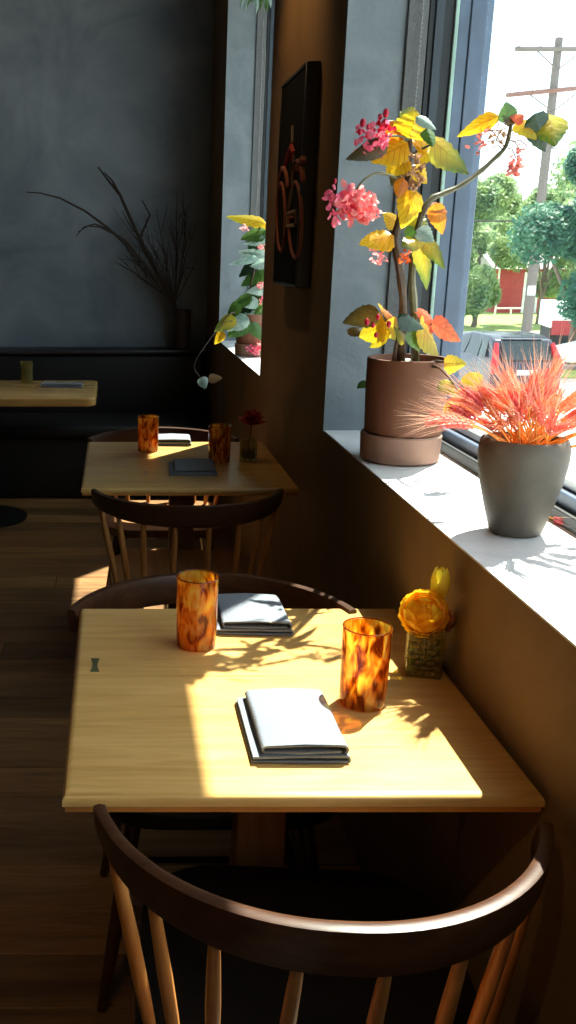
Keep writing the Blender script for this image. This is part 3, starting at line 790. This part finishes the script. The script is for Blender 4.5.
# ------------------------------------------------------------------ grey pot with dyed wheat
gp = at_z(518, 540, SZ); GX, GY = .760, gp.y+.05
pot = thing('grey_pot', 'grey brown tapered ceramic pot holding pink wheat on the near sill', 'pot', (GX, GY, SZ+.0008))
MB().lathe([(.042,0),(.047,.004),(.060,.05),(.073,.10),(.0795,.145),(.0795,.165),(.076,.178),(.0725,.182),(.068,.180),(.066,.15),(.045,.02)], 48).build('pot_body', M['greyclay'], pot)
MB().lathe([(.0655,.140),(.0655,.150)], 32).build('soil', M['soil'], pot)
G0 = Vector((GX, GY, SZ+.152))
rg = random.Random(21)
def wheat(i, d0, ln, droop, earlen, matk, lab, base=None, group='dyed wheat stalks in the grey pot'):
    b = base or Vector((GX+rg.uniform(-.035,.035), GY+rg.uniform(-.035,.035), SZ+.152))
    t = thing('wheat_stalk', lab or wl[matk], 'wheat', b, group=group)
    d = Vector(d0).normalized(); pts = []
    h = Vector((d.x, d.y, 0))
    for k in range(9):
        q = k/8; pts.append(d*ln*q+(h*.6+Vector((0,0,-1)))*droop*q*q*ln)
    MB().tube(pts, [.0016]*9, 5).build('stem', M['straw'], t)
    e0 = pts[-1]; ed = (pts[-1]-pts[-2]).normalized(); m = MB(); aw = MB()
    nk = 11
    side = ed.cross(Vector((0,1,.2))).normalized(); nn = ed.cross(side)
    cur = e0.copy(); cd_ = ed.copy(); step = earlen/nk
    for k in range(nk):
        cur = cur+cd_*step; cd_ = (cd_+Vector((h.x*.03,h.y*.03,-.05*droop*3))).normalized()
        sz = .0080*math.sin(math.pi*(.22+.68*k/nk))
        for j in range(3):
            a = k*1.05+j*2.094
            o = side*math.cos(a)+nn*math.sin(a); c = cur+o*.0038
            tipk = c+cd_*.012+o*.0052; s2 = cd_.cross(o).normalized()*sz*.55
            m.add([c-cd_*.003, c+s2+o*.001, tipk, c-s2+o*.001, c+o*.0035], [(0,1,4),(1,2,4),(2,3,4),(3,0,4),(0,3,2,1)])
            if (k+j) % 3 == 0 or k > 8:
                al = rg.uniform(.04,.075); ad = (cd_+o*rg.uniform(.18,.42)+Vector((0,0,rg.uniform(-.1,.1)))).normalized(); w_ = s2.normalized()*.00045; w3 = ad.cross(w_).normalized()*.00045
                e = tipk+ad*al
                aw.add([tipk-w_, tipk+w_, tipk+w3, e], [(0,1,3),(1,2,3),(2,0,3)])
    ear = m.build('ear', M[matk], t, recalc=False, smooth=False)
    aw.build('awns', M['awn'], ear, recalc=False, smooth=False)
wl = {'wheat': 'coral pink wheat stalk fanning out of the grey pot', 'wheat2': 'pale orange wheat stalk fanning out of the grey pot', 'wheat3': 'deep crimson wheat stalk fanning out of the grey pot'}
for i in range(56):
    a = rg.uniform(0, 2*math.pi); el = rg.uniform(.5, 1.3)
    d = Vector((math.cos(a)*math.cos(el), math.sin(a)*math.cos(el)*.8, math.sin(el)))
    wheat(i, d, rg.uniform(.065,.135), rg.uniform(.03,.16), rg.uniform(.042,.058), rg.choice(('wheat','wheat','wheat2','wheat2','wheat3')), None)
for i, (dx, dy, dz, ln, dr, e, mk) in enumerate([(-1,-.25,.95,.13,.22,.06,'wheat'),(-1,-.1,1.15,.14,.28,.06,'wheat'),(-.9,0,.75,.11,.14,.06,'wheat2'),(-.8,.2,1.1,.13,.2,.06,'wheat2'),(-1,.1,.8,.12,.16,.055,'wheat'),(-.55,.1,1,.14,.2,.05,'wheat'),(1,-.2,.6,.10,.25,.06,'wheat'),(.8,.1,.9,.12,.2,.06,'wheat2'),(.25,0,1,.12,.05,.06,'wheat2'),(-.1,-.2,1,.10,.02,.06,'wheat3')]):
    wheat(i, (dx,dy,dz), ln, dr, e, mk, None)
fb = at_z(548, 526, SZ)
wheat(99, (.3,-1,.02), .03, 0, .035, 'wheat3', 'short crimson wheat sprig lying on the sill beside the grey pot', Vector((fb.x+.012, fb.y+.05, SZ+.008)), None)

# ------------------------------------------------------------------ begonia in the far window
d2 = at_z(250, 357, SZ); CX, CY = .705, d2.y+.09
s2 = thing('plant_saucer', 'pale terracotta dish under the leafy begonia on the far sill', 'plant dish', (CX, CY, SZ+.0008))
MB().lathe([(.078,0),(.085,.004),(.087,.056),(.083,.060),(.076,.060),(.074,.012)], 36).build('dish', M['terracotta_pale'], s2)
MB().lathe([(.072,.0125),(.072,.050)], 24).build('pot_foot_insert', M['soil'], s2)
CZ = SZ+.0615
b2 = thing('potted_begonia', 'leafy begonia with a yellow top leaf in a pot on the far sill', 'potted plant', (CX, CY, CZ))
MB().lathe([(.076,0),(.080,.005),(.083,.14),(.082,.145),(.076,.145),(.074,.02)], 36).build('pot', M['terracotta'], b2)
MB().lathe([(.0735,.118),(.0735,.128)], 24).build('soil', M['soil'], b2)
c0 = Vector((CX, CY, CZ))
def P2(px, py, dy=0): return at_y(px, py, CY+dy)-c0
stem('stem', b2, [(255,322),(257,290),(256,260),(260,230),(258,222)], .008, .004, M['stem'], P2)
stem('stem', b2, [(250,322,-.02),(248,300,-.03),(252,280,-.02),(256,262,-.01)], .006, .004, M['stem'], P2)
stem('stem', b2, [(246,322,-.03),(236,312,-.08),(226,318,-.11),(217,330,-.12)], .004, .002, M['stem'], P2)
stem('stem', b2, [(246,324,-.05),(226,322,-.14),(206,345,-.2),(194,366,-.24),(201,378,-.25)], .002, .0015, M['twig'], P2, False)
for i, (bx_, by_, tx_, ty_, wd, colr, dy) in enumerate([
  (266,224,226,215,11,'yellow',-.02),(266,230,240,238,16,'green',-.02),(268,236,243,243,12,'silver',-.04),(268,258,238,250,12,'silver',-.03),
  (258,258,229,263,8,'silver',-.06),(268,268,240,284,18,'green',-.02),(270,275,246,272,14,'green',0),(268,288,246,292,10,'silver',-.05),
  (252,296,229,308,12,'green',-.06),(258,300,240,305,12,'silver',-.06),(250,320,227,336,18,'green',-.09),(249,318,226,330,14,'silver',-.10),(236,318,214,331,13,'lime',-.11),
  (224,332,214,344,9,'gold',-.12),(252,322,262,340,12,'green',-.09),(268,308,254,318,14,'green',-.05),(201,377,206,389,10,'silver',-.25),(208,379,222,377,9,'tan',-.24),
  (272,245,258,262,14,'green',.0),(275,290,258,300,16,'green',.02),(272,225,252,226,10,'gold',.02),(262,250,244,268,15,'green',.03),(256,262,238,276,12,'dark',.0),(266,276,248,296,16,'dark',.02),(262,234,248,254,14,'dark',.03),(250,300,236,318,14,'dark',-.03),(258,312,244,330,16,'silver',-.05),(262,296,246,312,14,'green',-.02),(240,304,226,318,12,'green',-.09),(268,262,250,266,12,'silver',-.07)]):
    rg2 = random.Random(i+150); px2m = (CY/.98)/F
    leaf_mesh(P2(bx_, by_, dy), P2(tx_, ty_, dy+rg2.uniform(-.03,.02)), wd*px2m*1.15, (rg2.uniform(-.4,.3), -1, rg2.uniform(.3,1.0)), rg2.uniform(.05,.2), .25, rg2.choice((-.3,.3))).build('leaf', L[colr], b2, recalc=False)
for (px_, py_, rx, rz, cnt, size, mt, dy) in [(256,349,.045,.02,50,.018,'pink',-.11),(263,343,.025,.02,24,.018,'salmon',-.11),(244,228,.018,.016,14,.014,'salmon',-.05),(261,284,.02,.02,20,.014,'salmon',-.05),(262,247,.02,.016,14,.014,'salmon',-.05),(262,300,.02,.03,20,.014,'pink',-.06)]:
    m = MB(); cluster(m, P2(px_, py_, dy), rx, .02, rz, cnt, size, random.Random(int(px_*7+py_)))
    m.build('flower_cluster', M[mt], b2, recalc=False)

# hanging planter high in the far window, only its leaf tips show
hp = at_y(258, -40, 4.62)
hang = thing('hanging_planter', 'pale leaf tips of a hanging plant at the top of the far window', 'hanging plant', hp)
MB().lathe([(.03,-.02),(.06,.0),(.075,.08),(.070,.08),(.056,.01)], 28).build('basket', M['darkvase'], hang)
MB().tube([(0,0,.08),(0,0,CH-hp.z)], .002, 5).build('cord', M['cordm'], hang)
for i, (px_, py_, wd) in enumerate([(241,6,12),(248,5,11),(257,11,14),(268,9,14),(266,2,16),(252,0,16),(272,5,12),(262,8,10),(246,9,9)]):
    tip = at_y(px_, py_, 4.56)-hp; base = Vector((tip.x*.35, tip.y*.35, .02))
    leaf_mesh(base, tip, wd*.0048, (0,-1,.3), .25, .3).build('leaf', L['silver'] if i % 2 == 0 else L['green'], hang, recalc=False)

# ------------------------------------------------------------------ picture on the pier
pr0 = at_x(306, 70, WX-.03); pl0 = at_x(283, 92, WX-.03)
YR, YL_ = 3.13, 3.56
ztop = (pr0.z+pl0.z)/2; zbot = at_x(278, 280, WX-.03).z
pic = thing('picture', 'black panel painted with two rust orange bicycle wheels on the pier between windows', 'picture', (WX, (YR+YL_)/2, zbot))
H = ztop-zbot; W_ = (YL_-YR)/2
MB().box(-.042, -.002, -W_, W_, 0, H).build('panel', M['canvas'], pic, bevel=.003, seg=1)
for y0, y1, z0, z1 in ((-W_-.012,-W_-.001,-.012,H+.012),(W_+.001,W_+.012,-.012,H+.012),(-W_,W_,-.012,-.001),(-W_,W_,H+.001,H+.012)):
    MB().box(-.046, -.002, y0, y1, z0, z1).build('frame_strip', M['fixture'], pic, bevel=.002, seg=1)
def pp(px, py): p = at_x(px, py, WX-.0435); return Vector((-.0435, p.y-(YR+YL_)/2, p.z-zbot))
def stroke(name, pts, r, mat, flat=True): 
    o = MB().tube([pp(*p) for p in pts], r, 6).build(name, M[mat], pic); return o
def ell(cx, cy, rx, ry, n=28, a0=0, a1=360): return [(cx+rx*math.cos(R(a0+(a1-a0)*i/n)), cy+ry*math.sin(R(a0+(a1-a0)*i/n))) for i in range(n+1)]
stroke('painted_wheel', ell(281.3, 217, 4.2, 34), .0065, 'paintorange')
stroke('painted_wheel', ell(295.5, 220, 6.2, 38), .0065, 'paintorange')
stroke('painted_fender', ell(283.5, 190, 4.6, 22, 14, 190, 350), .008, 'paintorange')
stroke('painted_fender', ell(298, 185, 5.2, 24, 14, 190, 350), .008, 'paintorange')
stroke('painted_rider', [(286,165),(289,152),(292,146),(294,152),(292,160)], .009, 'paintred')
stroke('painted_rider', [(293,126),(293,136),(293,142)], .006, 'paintcream')
stroke('painted_frame_tube', [(295,155),(294,172),(292,190),(290,208)], .006, 'paintcream')
stroke('painted_flag', [(298,168),(302,162),(303,158)], .011, 'paintorange')
stroke('painted_basket', [(288,214),(296,211),(296,225),(288,226),(288,214)], .007, 'paintcream')
stroke('painted_basket', [(290,218),(295,217)], .006, 'paintorange')

# cord on the wall under the front table
cm = MB(); a = at_x(462, 806, WX-.006)
cord = thing('power_cable', 'thin pale cord hanging on the wall below the front table', 'cord', (WX-.006, a.y, .45))
MB().tube([(0,0,.27),(0,.001,.15),(0,.004,.03),(0,.004,0)], .0018, 6).build('strand', M['cordm'], cord)
MB().tube([(0,-.022,.27),(0,-.02,.17),(0,-.015,.06)], .0018, 6).build('strand', M['cordm'], cord)

# ------------------------------------------------------------------ branches in a dark vase on the banquette ledge
BYY = 6.36
vb = at_y(181, 350, BYY)
vs = thing('tall_vase', 'dark brown tall vase on the banquette ledge in the corner', 'vase', (vb.x, BYY, .876))
MB().lathe([(.045,0),(.052,.006),(.062,.14),(.06,.23),(.063,.25),(.056,.25),(.052,.02)], 28).build('vase_body', M['darkvase'], vs)
top = Vector((vb.x, BYY, .876+.2))
def branch(label, pts, r0, subs=(), group=None):
    o = thing('dry_branch', label, 'branch', top, group=group)
    def q(px, py, dy): return at_y(px, py, BYY+dy)-top
    pp_ = [Vector((random.uniform(-.02,.02), random.uniform(-.01,.01), -.15))]+[q(*p) for p in pts]
    n_ = len(pp_)
    MB().tube(pp_, [r0*(1-.75*i/(n_-1)) for i in range(n_)], 6).build('main_twig', M['twig'], o)
    for sb in subs:
        qq = [q(*p) for p in sb]; MB().tube(qq, [r0*.5*(1-.6*i/(len(qq)-1)) for i in range(len(qq))], 5).build('side_twig', M['twig'], o)
branch('long thin branch arching far left from the dark corner vase', [(172,305,-.02),(150,270,-.05),(130,248,-.08),(108,228,-.1),(85,211,-.12),(60,198,-.14),(40,193,-.15),(26,192,-.15)], .013,
       [[(118,236,-.09),(100,227,-.1),(88,226,-.11),(78,232,-.12)],[(110,230,-.1),(95,224,-.1),(84,227,-.11),(76,236,-.12)],[(135,252,-.08),(125,240,-.1),(118,235,-.1)]])
branch('thick upright stick rising left of the vase towards its pointed tip', [(172,300,0),(148,256,0),(132,222,0),(120,195,0),(108,180,0),(98,167,0)], .018,
       [[(122,198,0),(112,180,-.02),(104,172,-.03)],[(140,238,0),(150,215,0),(142,200,0)]])
rb = random.Random(5)
for i in range(26):
    tx = rb.uniform(112, 198); ty = rb.uniform(185, 262)
    mx_ = 174+(tx-174)*.5+rb.uniform(-6,6); my_ = 300+(ty-300)*.5
    e = (tx+rb.uniform(-4,4), ty, rb.uniform(-.12,.03))
    branch('short dry twig in the tangled bunch above the dark vase', [(175,302,-.01),(mx_,my_,-.03),e], .006,
           [[(mx_,my_,-.03),(mx_+rb.uniform(-14,10),my_-rb.uniform(15,32),-.05)],[((mx_+tx)/2,(my_+ty)/2,-.04),(tx+rb.uniform(-12,9),ty+rb.uniform(-8,14),-.06)]], 'dry twigs in the corner vase')

# ------------------------------------------------------------------ outside
GZ = -2.6
M['asphalt'] = plain('pale sunlit asphalt', (.42,.42,.41), .9, var=.08, scale=.6)
M['lawn'] = plain('lawn', (.22,.30,.07), .95, var=.25, scale=2)
M['curb'] = plain('pale kerb', (.5,.48,.46), .9)
M['bark'] = plain('bark', (.16,.12,.09), .9)
M['polewood'] = plain('weathered pole', (.17,.15,.14), .9)
M['armwood'] = plain('rust brown crossarm', (.22,.12,.10), .9)
M['carpaint'] = plain('dark navy car paint', (.05,.06,.085), .15, .3, var=.03)
M['carglass'] = plain('dark car glass', (.03,.045,.05), .05, var=.03)
M['tail'] = plain('red tail lamp', (.55,.02,.03), .2)
M['tyre'] = plain('tyre', (.02,.02,.02), .8)
M['chrome'] = plain('silver trim', (.6,.6,.62), .25, .8)
M['redwall'] = plain('red brick paint', (.36,.05,.05), .85, scale=3)
M['roof'] = plain('grey shingle roof', (.33,.30,.29), .9, scale=5)
M['white'] = plain('white paint', (.75,.75,.75), .6)
M['treeleaf'] = leafmat('tree leaf', (.2,.34,.12), .4, (.1,.22,.1), .5, 1.5)
M['treeleaf2'] = leafmat('light tree leaf', (.34,.46,.18), .45, (.2,.34,.16), .5, 1.5)
M['treeleaf3'] = leafmat('teal tree leaf', (.10,.27,.16), .4, (.05,.16,.12), .5, 1.5)
struct(MB().box(-60, 220, -60, 320, GZ-.2, GZ).build('ground', M['asphalt'], smooth=False))
gs = at_z(470, 334, GZ); gn = at_z(470, 316, GZ)
o = MB().box(gs.x-16, gs.x+40, gs.y, gn.y+16, GZ, GZ+.08).build('lawn', M['lawn'], smooth=False); struct(o)
o = MB().box(gs.x-16, gs.x+40, gs.y-.5, gs.y-.01, GZ, GZ+.14).build('kerb', M['curb'], smooth=False); struct(o)
g2 = at_z(558, 374, GZ)
o = MB().box(g2.x-.9, g2.x+6, g2.y-1.2, g2.y+.8, GZ, GZ+.05).build('grass_verge', M['lawn'], smooth=False); struct(o)
# red house
hb = at_z(494, 314, GZ); HY = hb.y
hs = thing('red_house', 'small red house with grey roof and white corner across the street', 'building', (hb.x, HY, GZ))
zt = at_y(500, 268, HY).z-GZ; zr = at_y(500, 244, HY+3.5).z-GZ
MB().box(0, 11, 0, 7, 0, zt).build('wall', M['redwall'], hs, smooth=False)
MB().prism([(-.5, zt-.05), (7.5, zt-.05), (3.5, zr)], 'x', -.5, 11.4).build('roof', M['roof'], hs, smooth=False)
MB().box(1.75, 2.75, -.06, -.005, .05, zt-.25).build('white_door', M['white'], hs, smooth=False)
MB().box(0, .12, -.05, -.005, 0, zt).build('corner_board', M['white'], hs, smooth=False)
fe = at_z(494, 318, GZ)
fz = thing('low_railing', 'low white railing on the lawn before the red house', 'railing', (fe.x, fe.y, GZ))
MB().box(0, 2.1, -.04, .04, .55, .65).build('rail', M['white'], fz)
for k in range(3): MB().box(k*1.0-.04+.02, k*1.0+.06, -.04, .04, 0, .549).build('post', M['white'], fz)
# utility pole
pb = at_z(526, 334, GZ)
pole = thing('utility_pole', 'tall wooden utility pole with two crossarms and a grey transformer', 'utility pole', (pb.x, pb.y, GZ))
ph = at_y(556, 38, pb.y).z-GZ
MB().tube([(0,0,0),(0,0,ph)], [.26,.17], 12).build('post', M['polewood'], pole)
for py_, half, mt, tilt in ((50, 2.1, 'polewood', .0),(92, 2.3, 'armwood', -.5)):
    z = at_y(553, py_, pb.y).z-GZ
    arm = MB().tube([(-half,-.25,z+tilt*.35),(half+.6,-.25,z-tilt*.6)], .11, 6).build('crossarm', M[mt], pole)
    for sx in (-.92, -.45, .5, .95):
        MB().lathe([(.05,0),(.09,.06),(.05,.12),(.08,.18),(.03,.26)], 8, (sx*half,-.25,z+.1-tilt*sx*.5)).build('insulator', M['white'], arm)
    for sx in (-1, 1): MB().tube([(sx*half*.55,-.22,z-tilt*sx*.2),(0,-.2,z-.9)], .03, 5).build('brace', M['polewood'], pole)
MB().lathe([(.05,ph),(.10,ph+.1),(.04,ph+.35)], 8).build('pole_cap', M['white'], pole)
tz = at_y(559, 137, pb.y).z-GZ
MB().lathe([(.30,-.55),(.34,-.5),(.34,.45),(.28,.52)], 14, (.52,-.1,tz)).build('transformer', M['alu'], pole)
zl = at_y(520, 221, pb.y).z
wire = thing('power_line', 'thin power line crossing in front of the trees', 'cable', (pb.x, pb.y-.3, zl))
MB().tube([(-26,0,.3),(-12,0,-.05),(0,0,.0),(14,0,-.1),(30,0,.4)], .035, 5).build('cable', M['tyre'], wire)
sg = at_z(519, 336, GZ)
sp = thing('sign_post', 'thin grey sign post at the kerb left of the utility pole', 'post', (sg.x, sg.y-.8, GZ))
MB().tube([(0,0,0),(0,0,2.5)], .05, 8).build('post', M['polewood'], sp)
MB().box(-.2,.2,-.07,-.052,2.0,2.45).build('sign_plate', M['alu'], sp, bevel=.01)
# trees
def tree(label, px, pyb, pyt, Y, rx, matk, seed, cnt=5200, size=.34, trunk=True, zlow=None):
    rt = random.Random(seed); b = at_y(px, 300, Y); b = Vector((b.x, Y, GZ))
    z0 = at_y(px, pyb, Y).z-GZ; z1 = at_y(px, pyt, Y).z-GZ
    t = thing('street_tree', label, 'tree', b, group='trees across the street')
    m = MB(); blobs = []
    for k in range(16):
        a = rt.uniform(0, 6.28); q = rt.uniform(0, 1)
        zz = z0+(z1-z0)*(.12+.8*q); rr = rx*math.sin(math.pi*(.18+.68*q))*rt.uniform(.35,.8)
        blobs.append((Vector((math.cos(a)*rr, math.sin(a)*rr, zz)), rx*rt.uniform(.28,.48)))
    v = []; f = []
    for _ in range(cnt):
        c, r = rt.choice(blobs)
        d = Vector((rt.gauss(0,1), rt.gauss(0,1), rt.gauss(0,1))).normalized()*r*rt.uniform(.6,1.05)
        p = c+d; u = Vector((rt.gauss(0,1), rt.gauss(0,1), rt.gauss(0,1))).normalized(); s = u.orthogonal().normalized()
        sz = size*rt.uniform(.5,1.1); n0 = len(v)
        v += [p-u*sz, p+s*sz*.5, p+u*sz, p-s*sz*.5]; f.append((n0,n0+1,n0+2,n0+3))
    cr = m.add(v, f).build('crown', M[matk], t, recalc=False, smooth=False)
    MB().tube([(0,0,0),(.05,0,z0),(0,.1,(z0+z1)/2)], [rx*.09,rx*.07,rx*.03], 8).build('trunk', M['bark'], t)
    for k in range(4):
        c, r = blobs[k]; MB().tube([(0.03,0,z0), c*.6+Vector((0,0,z0*.4)), c], [rx*.04,rx*.025,rx*.01], 6).build('limb', M['bark'], t)
tree('large dark green street tree right of the utility pole', 578, 318, 138, 36, 2.5, 'treeleaf3', 1, 26000, .14)
tree('sunlit green tree in front of the right end of the red house', 541, 300, 190, 55, 2.1, 'treeleaf2', 2, 14000, .18)
tree('light green tree next to the window frame, left of the red house', 476, 322, 175, 53, 2.1, 'treeleaf2', 3, 16000, .18)
tree('pale tree standing behind the roof of the red house', 512, 270, 215, 80, 3.4, 'treeleaf2', 4, 9000, .3)
tree('tall hazy tree behind the left tree', 490, 300, 186, 94, 4.2, 'treeleaf2', 5, 9000, .35)
tree('broad tree at the far right beyond the parked truck', 604, 300, 150, 84, 7.0, 'treeleaf2', 6, 12000, .4)
# hatchback parked along the street
cb = at_z(523, 404, GZ); CW = .89
car = thing('hatchback_car', 'dark hatchback with tall red tail lamps parked across the street', 'car', (cb.x, cb.y, GZ)); car.scale = (1.1, 1.15, 1.14)
side = [(0,.35),(-.02,.75),(.10,.98),(.42,1.50),(.75,1.58),(1.9,1.60),(2.6,1.48),(3.25,1.05),(4.0,.92),(4.22,.70),(4.22,.32),(3.75,.22),(.5,.22)]
m = MB(); n_ = len(side); v = []
for sx, ins in ((-1, 0), (1, 0)):
    for (yy, zz) in side:
        tum = 0 if zz < 1.0 else (zz-1.0)*.30
        v.append((sx*(CW-tum), yy, zz))
f = [tuple(range(n_)), tuple(range(n_, 2*n_))]+[(i, (i+1) % n_, n_+(i+1) % n_, n_+i) for i in range(n_)]
m.add(v, f).build('body', M['carpaint'], car, bevel=.06, seg=3)
def carquad(name, pts, mat, th=.02, par=car):
    p = [Vector(q) for q in pts]; nn = (p[1]-p[0]).cross(p[2]-p[1]).normalized()*th
    q = p+[x+nn for x in p]; k = len(p)
    return MB().add(q, [tuple(range(k)), tuple(range(k, 2*k))]+[(i, (i+1)%k, k+(i+1)%k, k+i) for i in range(k)]).build(name, M[mat], par, bevel=.008, seg=1)
carquad('rear_window', [(-.62,.10,1.03),(.62,.10,1.03),(.56,.38,1.47),(-.56,.38,1.47)], 'carglass', .025)
carquad('side_window', [(-.885,1.0,1.05),(-.745,1.1,1.48),(-.735,1.75,1.52),(-.885,1.85,1.05)], 'carglass', -.02)
carquad('side_window', [(-.885,1.92,1.05),(-.735,1.85,1.52),(-.755,2.5,1.44),(-.885,2.95,1.05)], 'carglass', -.02)
carquad('side_window', [(-.885,.50,1.08),(-.765,.65,1.44),(-.745,1.02,1.48),(-.885,.93,1.06)], 'carglass', -.02)
for sx in (-1, 1):
    MB().tube([(sx*.80,-.02,.72),(sx*.79,.06,1.0),(sx*.70,.30,1.42)], [.10,.10,.055], 8).build('tail_lamp', M['tail'], car)
    for yy in (.80, 3.40):
        wv = MB().lathe([(.20,-.10),(.31,-.10),(.33,-.06),(.33,.06),(.31,.10),(.20,.10)], 24)
        wv.v = [(sx*.80+q[2], yy+q[0], .33+q[1]) for q in wv.v]
        wo = wv.build('wheel', M['tyre'], car)
        hb_ = MB().lathe([(.19,-.11),(.19,.11)], 18); hb_.v = [(sx*.80+q[2], yy+q[0], .33+q[1]) for q in hb_.v]; hb_.build('hub_cap', M['chrome'], wo)
    MB().box(sx*.95-.08, sx*.95+.08, 2.75, 2.9, 1.0, 1.13).build('mirror', M['carpaint'], car, bevel=.02)
MB().box(-.78, .78, -.09, .02, .36, .60).build('bumper', M['carpaint'], car, bevel=.03)
MB().box(-.26, .26, -.045, -.015, .70, .82).build('number_plate', M['white'], car)
MB().box(-.52, .52, .30, .50, 1.555, 1.59).build('roof_spoiler', M['carpaint'], car, bevel=.012)
# truck at right
tb = at_z(569, 351, GZ)
tr = thing('box_truck', 'white box truck with red skirt parked under the dark tree', 'truck', (tb.x, tb.y, GZ), R(-12))
MB().box(-.9, 5.2, 0, 2.2, .95, 2.0).build('cargo_box', M['white'], tr, bevel=.04)
MB().box(-.8, 5.2, -.03, -.005, .65, 1.25).build('red_skirt', M['redwall'], tr, bevel=.01)
MB().box(-.8, 5.1, .1, 2.1, .45, .94).build('chassis', M['tyre'], tr)
for xx in (-.3, 3.8):
    wv = MB().lathe([(.2,-.12),(.42,-.12),(.45,0),(.42,.12),(.2,.12)], 20); wv.v = [(xx+q[0], .14+q[2], .46+q[1]) for q in wv.v]; wv.build('wheel', M['tyre'], tr)
# second parked car, at the right edge of the view
wb = at_z(569, 372, GZ)
wc = thing('white_car', 'white car nose cut off by the right edge of the view', 'car', (wb.x, wb.y, GZ))
m = MB(); v = []; side2 = [(0,.3),(.0,.72),(.9,.92),(1.5,1.38),(2.8,1.42),(3.6,.98),(4.3,.9),(4.35,.3)]
k_ = len(side2)
for yy in (0, 1.75):
    for (xx, zz) in side2: v.append((xx, yy + (.18 if yy == 0 else -.18)*(zz > 1.2), zz))
m.add(v, [tuple(range(k_)), tuple(range(k_, 2*k_))]+[(i,(i+1)%k_,k_+(i+1)%k_,k_+i) for i in range(k_)]).build('body', M['white'], wc, bevel=.05, seg=3)
for xx in (.85, 3.5):
    wv = MB().lathe([(.18,-.1),(.31,-.1),(.33,0),(.31,.1),(.18,.1)], 20); wv.v = [(xx+q[0], .08+q[2], .33+q[1]) for q in wv.v]; wv.build('wheel', M['tyre'], wc)
carq = [(1.0,.0,.98),(1.52,.16,1.32),(2.72,.16,1.34),(3.3,.0,1.0)]
carquad('side_window', carq, 'carglass', .02, wc)
